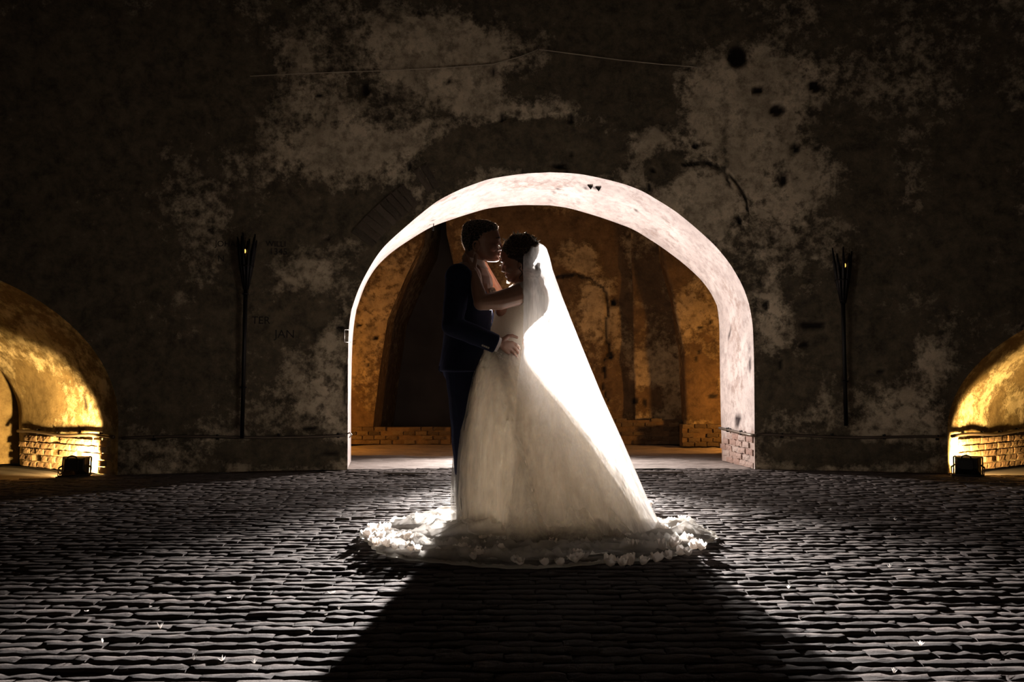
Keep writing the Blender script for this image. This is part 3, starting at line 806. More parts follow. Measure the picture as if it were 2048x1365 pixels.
def conduit(name, pts, r, label, clips=()):
    root = empty(name, Vector(pts[0]) - Vector((0, 0, r)), label, 'pipe')
    m = MB(); m.tube(pts, r, 8); m.build('tube', M_RUST, root)
    for c in clips:
        c = Vector(c); m = MB(); m.box(c, (.025, .03, r * 3.2)); m.ell(c + Vector((0, -.02, r * 1.2)), (.008, .008, .012), n=6, m=4); m.build('clip', M_IRON, root, False)
def wpt(s, z, off): return Vector(wall_xyz([s], [z])[0]) - Vector((math.sin(s / R1), math.cos(s / R1), 0)) * off
ZP = .325
ss = np.linspace(AL['sc'] + ALC_A + .03, sL - .02, 30)
conduit('conduit', [wpt(s, ZP + .012 * math.sin(s * 3), .022) for s in ss], .014, 'thin dark conduit along the wall between left alcove and arch', [wpt(s, ZP, .012) for s in ss[4::8]])
ss = np.linspace(sR + .02, AR['sc'] - ALC_A - .03, 30)
jm = [Vector(B[-1]).lerp(Vector(A[-1]), t) + Vector((-.03, 0, .345 - .02 * t)) for t in np.linspace(.02, .97, 8)]
conduit('conduit', jm + [wpt(sR + .01, ZP, .045)] + [wpt(s, ZP + .01 * math.sin(s * 4), .022) for s in ss], .014, 'thin conduit wrapping round the bright right jamb and along the dark wall', [jm[2], jm[5]] + [wpt(s, ZP, .012) for s in ss[4::8]])
for al, sg, lab in ((alcL, -1, 'conduit with clips above the plinth bricks inside the left alcove'), (alcR, 1, 'conduit with clips above the plinth bricks inside the right alcove')):
    f, r = Vector(al[1]), Vector(al[2]); d = r - f
    inw = Vector((sg * abs(d.y), -abs(d.x), 0)).normalized()
    P = [f.lerp(r, t) + inw * .035 + Vector((0, 0, .34 + .010 * math.sin(t * 9))) for t in np.linspace(.01, 1.0, 24)]
    conduit('conduit', P, .016, lab, [P[i] - inw * .012 for i in (3, 8, 13, 18)])
# cords slung over the wall
def cord(px, label):
    P = []
    for i, (u, v) in enumerate(px):
        s, z = on_cyl(u, v); P.append(wpt(s, z, .03))
    m = MB(); m.tube(P, .0045, 6); o = m.build('cord', M_CORD); tag(o, label, 'cord')
cord([(500, 155), (600, 150), (740, 145), (880, 138), (985, 130), (1040, 115), (1076, 101)], 'thin pale cord strung across the upper wall to the left of its hook')
cord([(1078, 101), (1160, 112), (1240, 122), (1320, 130), (1402, 137)], 'thin pale cord strung across the upper wall to the right of its hook')
s, z = on_cyl(1077, 100); hp = wpt(s, z, .0)
m = MB(); m.tube([hp + Vector((0, .03, .0)), hp + Vector((0, -.05, 0)), hp + Vector((0, -.06, .03))], .008, 6); tag(m.build('wall_hook', M_RUST), 'small iron hook high on the wall where the two cords meet', 'hook')
# iron staple on the left jamb
s, _ = on_cyl(694, 672); z0 = on_cyl(694, 660)[1]; z1 = on_cyl(694, 685)[1]
p0, p1 = wpt(sL + .005, z0, -.01), wpt(sL + .005, z1, -.01)
off = Vector((-.035, -.05, 0))
m = MB(); m.tube([p0 + Vector((.02, .02, 0)), p0 + off, p1 + off, p1 + Vector((.02, .02, 0))], .006, 6); tag(m.build('iron_staple', M_RIM), 'small square iron staple on the left edge of the arch', 'staple')
s, z = on_cyl(698, 870); p0 = wpt(sL, z, .0)
m = MB(); m.tube([p0 + Vector((-.02, .0, .0)), p0 + Vector((.02, -.02, .02)), p0 + Vector((.035, .02, .0)), p0 + Vector((.01, .04, -.03))], .007, 6); tag(m.build('iron_hook', M_RIM), 'small curled iron hook at the foot of the left jamb by the conduit', 'hook')
# nail and dark brackets in the soffit
k = int(np.argmin(np.hypot(*(np.array(proj(B)).T - np.array([866, 452])).T))); q0 = Vector(B[k]).lerp(Vector(A[k]), .12)
m = MB(); m.tube([q0 + Vector((0, 0, .02)), q0 + Vector((-.005, -.01, -.07))], .005, 5); m.ell(q0 + Vector((-.005, -.01, -.072)), (.012, .012, .005), n=6, m=4); tag(m.build('iron_nail', M_IRON), 'long iron nail poking down from the left side of the soffit', 'nail')
for (u, v), lab in (((1174, 372), 'left one of two little dark iron brackets under the arch crown'), ((1192, 374), 'right one of two little dark iron brackets under the arch crown')):
    uv = np.array(proj(A * .5 + B * .5)).T; k = int(np.argmin(np.abs(uv[:, 0] - u) + (uv[:, 1] > 600) * 9999)); ta = .5
    best = min(np.linspace(.05, .95, 40), key=lambda t: abs(proj([A[k] * (1 - t) + B[k] * t])[1][0] - v))
    q0 = Vector(A[k] * (1 - best) + B[k] * best)
    m = MB(); m.add([q0 + Vector((-.03, 0, .0)), q0 + Vector((.03, 0, .0)), q0 + Vector((.004, 0, -.042)), q0 + Vector((-.03, .03, .02)), q0 + Vector((.03, .03, .02)), q0 + Vector((.004, .02, -.02))],
        [(0, 1, 2), (5, 4, 3), (0, 3, 4, 1), (1, 4, 5, 2), (2, 5, 3, 0)]); tag(m.build('iron_bracket', M_IRON, None, False), lab, 'bracket')
# drain slots in the floor
for (u, v, w), lab in (((1318, 946, .42), 'narrow dark drain slot in the floor right of the dress'), ((812, 947, .38), 'narrow dark drain slot in the floor left of the couple')):
    c = floor_at(u, v, .012); root = empty('drain_slot', c - Vector((0, 0, .012)), lab, 'drain')
    m = MB(); m.box(c + Vector((0, 0, .0)), (w, .055, .012)); m.build('channel', M_IRON, root, False)
    for sgn in (-1, 1):
        m = MB(); m.box(c + Vector((0, sgn * .033, .001)), (w + .02, .010, .012)); m.build('rim', M_RUST, root, False)
# scratched letters on the wall
def scrawl(text, u, v, size, seed):
    cu = bpy.data.curves.new('lettering', 'FONT'); cu.body = text; cu.size = size; cu.extrude = .002
    o = bpy.data.objects.new('lettering_src', cu); COL.objects.link(o)
    dg = bpy.context.evaluated_depsgraph_get(); dg.update(); me = bpy.data.meshes.new_from_object(o.evaluated_get(dg)); bpy.data.objects.remove(o)
    s, z = on_cyl(u, v); nv = len(me.vertices); P = np.zeros(nv * 3); me.vertices.foreach_get('co', P); P = P.reshape(-1, 3)
    W = wall_xyz(s + P[:, 0], z + P[:, 1]); c2 = W[:, :2] - np.array(C0); W[:, :2] -= c2 / np.linalg.norm(c2, axis=1)[:, None] * (.006 + P[:, 2:3])
    me.vertices.foreach_set('co', W.ravel()); me.update(); me.materials.clear(); me.materials.append(M_INK)
    me.name = 'lettering'; obj('lettering', me, wall)
scrawl('1345', 538, 509, .085, 1); scrawl('WILLI', 531, 493, .075, 2); scrawl('JOHAN', 430, 493, .075, 5); scrawl('JAN', 549, 676, .11, 3); scrawl('TER', 503, 648, .10, 4); scrawl('N', 435, 523, .08, 6)

# ------------------------------------------------------------------ the couple
YC = 5.75; PXM = F / YC
def W_(u, v, dy=0.0): return at(u, v, YC + dy)
def ring(v, xf, xb, w, n=28, narrow=.22, sq=1.0, dy0=0.0):
    """level outline of a head or trunk: xf front, xb back in picture units, w half width in metres"""
    out = []
    for k in range(n):
        t = 2 * math.pi * k / n; c, s = math.cos(t), math.sin(t)
        cc = math.copysign(abs(c) ** sq, c); s2 = math.copysign(abs(s) ** sq, s)
        out.append(W_((xf + xb) / 2 + (xf - xb) / 2 * cc, v, dy0 + w * s2 * (1 - narrow * max(0, c) ** 1.5)))
    return out
def px(r): return r / PXM
def interp_tab(tab, v):
    a = np.array(tab, float); return [np.interp(v, a[:, 0], a[:, i]) for i in range(1, a.shape[1])]

# ---- groom
gfoot = floor_at(925, 1058)
groom = empty('person', (W_(922, 1058).x, YC, 0), 'man in a navy suit, eyes closed, kissing the bride on the forehead', 'person')
GH = [(447, 968, 947, 9), (449, 978, 939, 15), (453, 988, 932, 21), (460, 996, 929, 25), (468, 998.5, 927.5, 27), (475, 1000.5, 927.5, 27.5), (479, 1000.8, 927.5, 27.5), (484, 997.5, 928, 27.2),
      (489, 997, 929.5, 26.5), (495, 997.3, 931, 25.5), (501, 997.8, 934, 24.5), (506, 998, 940, 23.2), (511, 997, 947, 21.5), (515, 996, 954, 19.5), (519, 997, 962, 16), (522, 996, 970, 12), (524, 992, 977, 7)]
g = MB()
g.loft([ring(v, xf, xb, px(w)) for v, xf, xb, w in GH])
g.limb([W_(998.5, 483), W_(1001.5, 490), W_(1005, 497)], [px(2.6), px(3.0), px(3.6)])              # nose
for s in (-1, 1):
    g.ell(W_(1001.5, 499, s * px(4.2)), (px(3.6), px(3.0), px(2.6)))
    g.ell(W_(996, 478.5, s * px(12)), (px(5), px(9), px(2.8)))                                    # brow
    g.ell(W_(994.5, 486, s * px(11)), (px(3.6), px(5), px(3.2)))                                  # closed eye
    g.ell(W_(986, 496, s * px(18)), (px(9), px(6), px(7)))                                        # cheek
    # ear: rim and lobe
    e = W_(953, 492, s * px(27))
    g.tube([e + Vector((px(6) * math.cos(t) - px(1), s * px(2.2 + 1.4 * math.cos(t + 2.4)), px(9.5) * math.sin(t))) for t in np.linspace(-.9, 4.6, 14)], px(1.9), 8)
    g.ell(e + Vector((px(1), s * px(.4), -px(1))), (px(5), px(2.2), px(7.5)))
    g.ell(e + Vector((px(2.5), s * px(1.4), -px(8.5))), (px(2.6), px(1.8), px(2.6)))
g.ell(W_(998.6, 506, 0), (px(3.6), px(8), px(2.0))); g.ell(W_(998.2, 511, 0), (px(3.4), px(7), px(2.2)))   # lips
g.ell(W_(993, 518.5, 0), (px(6.5), px(8.5), px(5)))
g.limb([W_(950, 503), W_(946, 522), W_(940, 545)], [px(20), px(19.5), px(22)])                     # neck
g.limb([W_(938, 570), W_(937, 640), W_(930, 725)], [.14, .135, .13])                               # trunk inside the suit
for s in (-1, 1): g.limb([W_(930, 560, s * .10), W_(936, 640, s * .08), W_(926, 730, s * .07)], [.10, .09, .10])
def leg(mb, s, r): mb.limb([W_(927, 745, s * .095), W_(932, 890, s * .10), W_(938, 1035, s * .11)], r)
for s in (-1, 1): leg(g, s, [.085, .058, .042])
nsh, nel, nwr = W_(917, 553, -.19), W_(905, 652, -.27), W_(991, 688, -.215)
g.limb([nsh, nel, nwr], [.05, .04, .029])
fsh, fel, fwr = W_(938, 556, .19), W_(975, 655, .29), W_(1026, 690, .21)
g.limb([fsh, fel, fwr], [.05, .04, .029])
def hand(mb, palm, fingers, thumb, pr=(.013, .012)):
    """palm as a fan of bones, four fingers of unequal length, thumb from the side of the palm"""
    w = palm[0]
    for f in fingers: mb.limb([w, (Vector(w) * .45 + Vector(f[0]) * .55), f[0]], [.019, .0145, .0115])
    for a, b in zip(fingers[:-1], fingers[1:]):
        mb.limb([Vector(w).lerp(a[0].lerp(b[0], .5), .35), a[0].lerp(b[0], .5)], [.018, .0105])
    for f, r in zip(fingers, (.0092, .0096, .0092, .0080)): mb.limb(f, [r * 1.12, r * 1.02, r * .95, r * .78][:len(f)], 10)
    mb.limb(thumb, [.017, .0125, .0105, .0085][:len(thumb)], 10)
hand(g, [W_(999, 688.5, -.195)], [
    [W_(1024.5, 686, -.168), W_(1032.5, 690, -.160), W_(1037, 694.5, -.138), W_(1038.5, 698.5, -.112)],
    [W_(1023, 693, -.170), W_(1031.5, 699, -.164), W_(1036, 704.5, -.146), W_(1037, 708, -.124)],
    [W_(1019.5, 699.5, -.171), W_(1027.5, 707, -.168), W_(1032.5, 713, -.154), W_(1034, 717, -.138)],
    [W_(1014.5, 705, -.172), W_(1021.5, 712.5, -.172), W_(1026.5, 718.5, -.162), W_(1028.5, 722, -.150)]],
    [W_(1006, 681, -.182), W_(1016, 673, -.172), W_(1025, 672, -.166), W_(1034.5, 675.5, -.158)])
hand(g, [W_(1030, 690, .19)], [
    [W_(1043, 684, .13), W_(1046, 688, .10), W_(1045.5, 693, .06), W_(1044, 697, .03)],
    [W_(1043, 690, .13), W_(1046.5, 695, .10), W_(1046, 700, .06), W_(1044.5, 703, .03)],
    [W_(1042, 696, .13), W_(1045.5, 701, .10), W_(1045, 706, .06), W_(1044, 709, .035)],
    [W_(1040, 701, .13), W_(1044, 706, .11), W_(1044, 711, .07), W_(1043, 714, .05)]],
    [W_(1034, 683, .18), W_(1040, 678, .15), W_(1044, 678, .12), W_(1047, 680, .10)])
g.organic('body', M_SKING, groom, .0034, 3)

GHAIR = [(441.5, 966, 951, 6), (443, 976, 941, 13), (446.5, 986, 933, 19.5), (451.5, 993, 928, 24), (457, 996, 925.8, 26.4), (461, 991, 925, 27.4), (466, 984, 924.6, 28.2), (471, 978, 924.6, 28.6), (477, 972, 924.8, 28.8), (484, 966, 925.8, 28.4),
         (489, 958, 927.3, 27.6), (494, 948, 929.5, 26), (499, 946, 932, 22), (503, 945, 934.5, 16)]
m = MB(); m.loft([ring(v, xf, xb, px(w), 36, .05, .9) for v, xf, xb, w in GHAIR])
m.organic('hair', M_HAIRG, groom, .003, 2, lambda P: (fbm(P * 120, 3, 5) - .42) * .015)
def strands(name, src, mat, parent, n, length, seed, keep, rad=.0006):
    me = src.data; rn = random.Random(seed); nv = len(me.vertices); mb = MB(); cnt = 0
    while cnt < n:
        v = me.vertices[rn.randrange(nv)]
        if not keep(v.co): continue
        d = (v.normal + Vector((rn.uniform(-.6, .6), rn.uniform(-.6, .6), rn.uniform(-.6, .6)))).normalized(); sd = d.cross(Vector((rn.uniform(-1, 1), rn.uniform(-1, 1), rn.uniform(-1, 1)))).normalized()
        L = length * rn.uniform(.5, 1.2); p = v.co - v.normal * .002
        mb.tube([p, p + d * L * .5, p + d * L * .8 + sd * L * .35], [rad, rad * .9, rad * .4], 3, False); cnt += 1
    return tag(mb.build(name, mat, parent, True, False), kind='stuff')
gh = groom.children[-1]
strands('hair_fuzz', gh, M_STRG, gh, 6000, .009, 3, lambda c: True, .0011)
# eyebrows
for s in (-1, 1):
    m = MB(); m.limb([W_(999.5, 477, s * px(6)), W_(998.5, 475.5, s * px(13)), W_(993, 476.5, s * px(20))], [px(1.6), px(1.9), px(1.0)], 8)
    m.organic('eyebrow', M_HAIRG, groom, .0015, 1)

# shirt, collar, cuffs
m = MB(); SH = [(524, 957, 931, .066), (533, 962, 927, .074), (545, 969, 925, .082), (558, 976, 922, .086), (572, 982.5, 920, .088), (590, 986, 920, .09), (620, 984, 920, .09)]
m.loft([ring(v, a, b, w, 28, .15) for v, a, b, w in SH]); m.organic('shirt', M_SHIRT, groom, .005, 2)
m = MB(); rings = []
for v, k in ((517, 1.0), (527, 1.08), (534, 1.2)): rings.append([W_(948 + 1.0 * (v - 517) * .3 + (19.5 * k) * math.cos(t), v + 5 * math.cos(t), px(20 * k) * math.sin(t)) for t in np.linspace(0, 2 * math.pi, 33)[:-1]])
for v, k in ((534, 1.25), (527, 1.14), (517, 1.07)): rings.append([W_(948 + 1.0 * (v - 517) * .3 + (19.5 * k) * math.cos(t), v + 5 * math.cos(t), px(20 * k) * math.sin(t)) for t in np.linspace(0, 2 * math.pi, 33)[:-1]])
m.loft(rings, False); m.build('collar', M_SHIRT, groom)
def cuff(elb, wri, u0, u1, r, mat, name, parent, t=.004):
    d = (wri - elb).normalized(); a = d.cross(Vector((0, 1, 0))).normalized(); b = d.cross(a); L = (wri - elb).length; rings = []
    for q2, rr in ((u0, r), (u1, r * .98), (u1, r * .98 - t), (u0, r - t)):
        c = elb + d * (L + q2); rings.append([c + (a * math.cos(x) + b * math.sin(x)) * rr for x in np.linspace(0, 2 * math.pi, 29)[:-1]])
    mm = MB(); mm.loft(rings, False); return mm.build(name, mat, parent)
cuff(nel, nwr, -.05, .020, .042, M_SHIRT, 'shirt_cuff', groom)
cuff(fel, fwr, -.05, .015, .042, M_SHIRT, 'shirt_cuff', groom)
# jacket
JR = [(527, 949, 927, .085), (533, 953, 917, .14), (543, 958, 904, .195), (556, 964, 896, .222), (575, 971, 890, .228), (592, 981, 888, .226), (610, 985, 888.5, .220), (635, 984, 889.5, .212), (660, 982, 888.5, .206),
      (685, 979, 885.5, .206), (710, 975, 881.5, .212), (730, 971, 878.5, .217), (741, 968, 877, .22), (744, 966, 881, .21)]
j = MB(); j.loft([ring(v, a, b, w, 40, .12, .88) for v, a, b, w in JR])
def sleeve(mb, sh, el, wr, ext=-.004):
    d = (wr - el).normalized(); wr2 = wr + d * ext
    mb.limb([sh, sh.lerp(el, .5), el], [.072, .066, .060]); mb.ell(sh, (.078, .08, .075))
    mb.tube([el, el.lerp(wr2, .5), wr2], [.060, .057, .052], 20)
sleeve(j, nsh, nel, nwr, .002); sleeve(j, fsh, fel, fwr, -.01)
# soft folds in the wool
def wool(P): return (fbm(P * np.array([9, 9, 14]), 3, 12) - .5) * .012
jk = j.organic('jacket', M_SUIT, groom, .0045, 3, wool)
# back vent flap at the hem
m = MB(); m.add([W_(877.5, 733, -.05), W_(877, 741, -.05), W_(883, 747, -.045), W_(886, 740, -.05), W_(891, 743.5, -.05), W_(893, 733, -.05),
                 W_(877.5, 733, .05), W_(877, 741, .05), W_(883, 747, .045), W_(886, 740, .05), W_(891, 743.5, .05), W_(893, 733, .05)],
    [(0, 1, 2, 3, 4, 5), (11, 10, 9, 8, 7, 6)] + [(i, (i + 1) % 6, (i + 1) % 6 + 6, i + 6) for i in range(6)]); m.build('vent_flap', M_SUIT, jk, False)
# lapels
for s in (-1, 1):
    m = MB(); pts = [(953, 524), (944, 531), (955, 560), (952, 566), (969, 598), (984, 612), (977, 585), (966, 552)]
    dys = [.055, .085, .125, .13, .10, .035, .07, .075]
    fr = [W_(u, v, s * d) for (u, v), d in zip(pts, dys)]; bk = [p + Vector((-.012, -s * .008, 0)) for p in fr]; k = len(fr)
    m.add(fr + bk, [tuple(range(k)), tuple(range(2 * k - 1, k - 1, -1))] + [(i, (i + 1) % k, (i + 1) % k + k, i + k) for i in range(k)]); m.build('lapel', M_SUIT, jk, False)
# sleeve buttons
for u, v in ((965.5, 691.5), (969.2, 693.0), (973, 694.6), (976.8, 696.2)):
    d = (nwr - nel).normalized(); base = W_(u, v, -.25)
    t = (base - nel).dot(d); axis = nel + d * t; off = (base - axis); off.y = 0; oz = off.length; r = .0555
    yy = -math.sqrt(max(1e-6, r * r - min(oz, .05) ** 2))
    c = Vector((base.x, axis.y + yy - .003, base.z))
    m = MB(); m.ell(c, (.0062, .0035, .0062), n=10, m=6); m.build('button', M_BUTTON, jk)
# trousers, shoes
m = MB()
for s in (-1, 1): m.limb([W_(927, 742, s * .09), W_(929, 800, s * .095), W_(932, 890, s * .10), W_(936, 970, s * .105), W_(940, 1044, s * .11)], [.105, .092, .078, .068, .072])
m.ell(W_(925, 735), (.12, .17, .12)); m.organic('trousers', M_SUIT, groom, .005, 3, lambda P: (fbm(P * np.array([8, 8, 12]), 3, 15) - .5) * .010)
for s in (-1, 1):
    f = W_(940, 1050, s * .11); f.z = 0
    m = MB(); m.ell(f + Vector((.0, 0, .045)), (.055, .04, .05)); m.ell(f + Vector((.10, 0, .03)), (.10, .042, .035)); m.box(f + Vector((.06, 0, .008)), (.25, .07, .016))
    m.organic('shoe', M_SHOE, groom, .005, 2)
# boutonniere
bt = W_(985, 582, -.055); m = MB()
for k in range(6):
    t = k * math.pi / 3; m.ell(bt + Vector((.010 * math.cos(t), -.004, .010 * math.sin(t))), (.011, .007, .011), n=8, m=6)
m.ell(bt + Vector((.0, -.010, 0)), (.009, .009, .009), n=8, m=6); bo = m.build('boutonniere', M_PETAL, groom)
m = MB(); m.ell(bt + Vector((-.018, .002, -.02)), (.006, .003, .022), n=8, m=6); m.ell(bt + Vector((.014, .002, -.018)), (.006, .003, .02), n=8, m=6); m.build('leaf', M_GREEN, bo)

# ---- bride
BD = -.02
bride = empty('person', (W_(1030, 1058).x, YC, 0), 'bride in an ivory tulle gown and long veil, her arms round the groom', 'person')
BH = [(479, 1032, 1050, 8), (481, 1022, 1058, 14), (486, 1012, 1066, 20), (493, 1006, 1071, 24.5), (500, 1003, 1073, 26), (507, 1001, 1073, 26.2), (513, 1000.2, 1071, 26), (519, 1001.5, 1068, 25.5), (524, 1004, 1065, 24.8),
      (528, 1006.8, 1062, 24.2), (533, 1007.5, 1059, 23.5), (538, 1008.5, 1056, 22.5), (543, 1010, 1053, 21.2), (548, 1012, 1049, 19.5), (553, 1013.8, 1044, 17), (558, 1014.8, 1038, 13.5), (562, 1017, 1032, 9), (564.5, 1020, 1028, 5)]
b = MB()
b.loft([ring(v, xf, xb, px(w), dy0=BD) for v, xf, xb, w in BH])
b.limb([W_(1006.5, 527, BD), W_(1005.5, 535, BD), W_(1005.2, 541, BD)], [px(2.2), px(2.6), px(3.0)])
for s in (-1, 1):
    b.ell(W_(1008, 543, BD + s * px(3.2)), (px(3), px(2.6), px(2.2)))
    b.ell(W_(1004.5, 522.5, BD + s * px(11)), (px(4.5), px(8), px(2.4)))
    b.ell(W_(1009.5, 530, BD + s * px(10.5)), (px(3.6), px(5), px(3.2)))
    b.ell(W_(1018, 540, BD + s * px(15)), (px(8), px(6), px(7)))
    b.ell(W_(1040, 532, BD + s * px(25)), (px(4.5), px(2.5), px(8)))
b.ell(W_(1012, 549.2, BD), (px(2.8), px(6.5), px(1.8))); b.ell(W_(1013.6, 553.5, BD), (px(2.8), px(5.5), px(2.0)))
b.ell(W_(1018.5, 559.5, BD), (px(5), px(7), px(4.5)))
b.limb([W_(1046, 535, BD), W_(1044, 560, BD), W_(1040, 580, BD)], [px(15), px(14.5), px(17)])
b.limb([W_(1055, 560, BD + .0), W_(1066, 590, BD), W_(1062, 620, BD)], [.075, .088, .075])
b.limb([W_(1034, 600, BD), W_(1022, 645, BD), W_(1015, 690, BD), W_(1012, 730, BD)], [.085, .075, .085, .11])
for s in (-1, 1):
    b.limb([W_(1040, 578, BD), W_(1042, 584, BD + s * .13)], [.045, .05]); b.ell(W_(1010, 618, BD + s * .06), (.06, .06, .06))
    b.limb([W_(1014, 740, BD + s * .07), W_(1014, 890, BD + s * .08), W_(1016, 1030, BD + s * .07)], [.085, .055, .04])
    b.ell(W_(1008, 1050, BD + s * .07), (.09, .035, .025))
bsh, bmid, bel, bwr = W_(1048, 587, -.165), W_(1000, 601, -.225), W_(962, 606, -.265), W_(948, 549, -.175)
b.limb([bsh, bmid, bel], [.060, .054, .043]); b.limb([bel, bel.lerp(bwr, .35), bwr], [.040, .039, .025])
hand(b, [W_(946.5, 544, -.165)], [
    [W_(939, 524, -.118), W_(936, 516, -.096), W_(932, 511, -.068), W_(929.5, 508, -.045)],
    [W_(937, 527, -.116), W_(933, 520, -.092), W_(929, 515.5, -.062), W_(926.5, 513, -.036)],
    [W_(936, 531, -.118), W_(931.5, 525, -.094), W_(928, 521, -.066), W_(925.5, 518, -.042)],
    [W_(936, 535, -.122), W_(931.5, 530.5, -.102), W_(928.5, 527.5, -.080), W_(927, 525, -.064)]],
    [W_(947, 536, -.145), W_(950, 526, -.118), W_(951, 518, -.098), W_(951, 511, -.088)])
fs2, fe2, fw2 = W_(1036, 588, .13), W_(1004, 606, .235), W_(967, 531, .13)
b.limb([fs2, fe2], [.055, .042]); b.limb([fe2, fe2.lerp(fw2, .35), fw2], [.040, .037, .025])
hand(b, [W_(964, 527, .125)], [
    [W_(951, 513, .10), W_(945, 508, .085), W_(939, 507, .06), W_(936, 507, .04)],
    [W_(950, 517, .10), W_(944, 514, .085), W_(938, 512, .06), W_(934, 511, .035)],
    [W_(950, 521, .10), W_(944, 519, .085), W_(938, 518, .062), W_(934, 517, .04)],
    [W_(951, 525, .105), W_(946, 524, .09), W_(941, 524, .07), W_(938, 523, .055)]],
    [W_(961, 522, .118), W_(957, 514, .10), W_(955, 508, .088), W_(953, 503, .08)])
b.organic('body', M_SKINB, bride, .0034, 3)
# hair: drawn-back cap, braided band, gathered curls
BHR = [(473, 1034, 1052, 8), (476, 1022, 1061, 16), (482, 1012, 1069, 22), (489, 1007, 1074, 26), (496, 1005, 1076.5, 28), (503, 1005, 1077, 28.8), (510, 1007, 1076, 29), (518, 1014, 1074, 28.5), (526, 1024, 1070, 27.5), (533, 1033, 1066, 25), (539, 1040, 1062, 21), (544, 1046, 1058, 14)]
m = MB(); m.loft([ring(v, xf, xb, px(w), 36, .08, .92, BD) for v, xf, xb, w in BHR])
rn = random.Random(31)
for k in range(34):
    t = rn.uniform(-.6, 2.6); rr = rn.uniform(.6, 1.0); u = 1044 + 27 * rr * math.sin(t - .6); v = 491 - 22 * rr * math.cos(t - .6)
    dyy = BD + rn.uniform(-.07, .07); r = rn.uniform(.010, .019)
    m.ell(W_(u, v, dyy), (r * 1.2, r, r), n=8, m=6)
for k in range(5):
    t = k / 4; m.tube([W_(1012 + 55 * q2, 494 + 18 * t + 14 * q2 * (1 - q2) * 2 - 8 * q2 * t, BD - px(29.5) * math.sin(.3 + 2.4 * q2) - .004) for q2 in np.linspace(.05, .95, 9)], px(3.2), 8)
m.organic('hair', M_HAIRB, bride, .003, 1, lambda P: (fbm(P * 110, 3, 8) - .45) * .009)
m = MB()
for k in range(16):
    t = rn.uniform(-1.35, 1.45); u = 1040 + 33 * math.sin(t); v = 495 - 25 * math.cos(t); l = rn.uniform(5, 11); t2 = t + rn.uniform(-.7, .7)
    c = BD + rn.uniform(-.05, .05)
    m.tube([W_(u, v, c), W_(u + l * .6 * math.sin(t2), v - l * .55 * math.cos(t2), c), W_(u + l * math.sin(t2 + .4), v - l * .8 * math.cos(t2 + .4), c)], [.0016, .0013, .0008], 5)
tag(m.build('loose_strands', M_HAIRB, bride), kind='stuff')
bh = [c for c in bride.children if c.name.startswith('hair')][0]
strands('hair_fuzz', bh, M_STRB, bh, 2600, .011, 5, lambda c: c.z > W_(1040, 515).z, .0010)
m = MB(); m.tube([W_(1042 - 3 * math.sin(q2 * 9), 533 + 26 * q2, -.10) for q2 in np.linspace(0, 1, 12)], [.003] * 11 + [.001], 6); m.build('curl', M_HAIRB, bride)
# hair ornament of leaves and pearls
m = MB(); m.tube([W_(1042 + 32 * math.sin(t), 494 - 26 * math.cos(t), BD - .01) for t in np.linspace(-1.0, 1.2, 16)], .0018, 6)
orn = m.build('hair_ornament', M_PEARL, bride)
for k in range(12):
    t = -1.0 + k * .19; u = 1042 + 32 * math.sin(t); v = 494 - 26 * math.cos(t)
    m = MB(); m.ell(W_(u, v, BD - .012), (.006, .006, .006), n=8, m=6); m.build('pearl', M_PEARL, orn)
for k, (u, v, a) in enumerate(((1067, 481, .9), (1072, 484, 1.2), (1074, 488, 1.7), (1036, 470, 0), (1030, 471, -.4), (1050, 471, .4), (1013, 482, -1.0))):
    c = W_(u, v, BD - .02); d = Vector((math.sin(a), 0, math.cos(a)))
    m = MB(); m.tube([c - d * .008, c + d * .012, c + d * .028], [.002, .005, .0008], 6); m.build('leaf', M_PEARL, orn)
for sg in (-1, 1):
    m = MB(); m.limb([W_(998.8, 531, BD + sg * px(10)), W_(1002.5, 529.5, BD + sg * px(13))], [.0008, .0014], 6); m.build('eyelash', M_HAIRB, bride)

# bodice with lace cap sleeves
BO = [(584, 1014, 1094, .13), (594, 1003, 1096.5, .142), (606, 995, 1097, .144), (618, 989.5, 1095, .142), (630, 988, 1090, .137), (642, 986.5, 1079, .131), (653, 983, 1066, .125), (664, 977, 1055, .121), (676, 971, 1046, .119), (690, 965, 1045, .125), (700, 960, 1046, .14)]
m = MB(); m.loft([ring(v, a, c, w, 36, .12, .95, BD) for v, a, c, w in BO])
bod = m.organic('bodice', M_LACE, bride, .005, 2)
for sgn, sh, nx2 in ((-1, bsh, bmid), (1, fs2, fe2)):
    d = (nx2 - sh).normalized(); a1 = d.cross(Vector((0, 1, 0))).normalized(); b1 = d.cross(a1); rows = []
    for q2 in np.linspace(0, 1, 9):
        rows.append([sh + d * (-.02 + .050 * q2 + .010 * math.cos(t * 1.0) + .006 * abs(math.sin(t * 5)) * q2) + (a1 * math.cos(t) + b1 * math.sin(t)) * (.066 - .003 * q2 + .0015 * math.sin(t * 20)) for t in np.linspace(0, 2 * math.pi, 61)[:-1]])
    P = [v for c2 in range(60) for v in (rows[r][c2] for r in range(9))]
    obj('cap_sleeve', grid_mesh('cap_sleeve', P, 60, 9, M_LACE, True), bod)
# curls of hair hanging down the back under the veil
for k, (u0, v0, u1, v1, dd) in enumerate(((1072, 530, 1096, 650, -.06), (1070, 535, 1088, 636, -.10), (1074, 528, 1094, 628, .02))):
    m = MB(); m.tube([W_(u0 + (u1 - u0) * q2 + 4 * math.sin(q2 * 16 + k), v0 + (v1 - v0) * q2, BD + dd + .012 * math.cos(q2 * 16 + k)) for q2 in np.linspace(0, 1, 40)], [.011 * (1 - q2 * .75) + .001 for q2 in np.linspace(0, 1, 40)], 8); m.build('curl', M_HAIRB, bride)
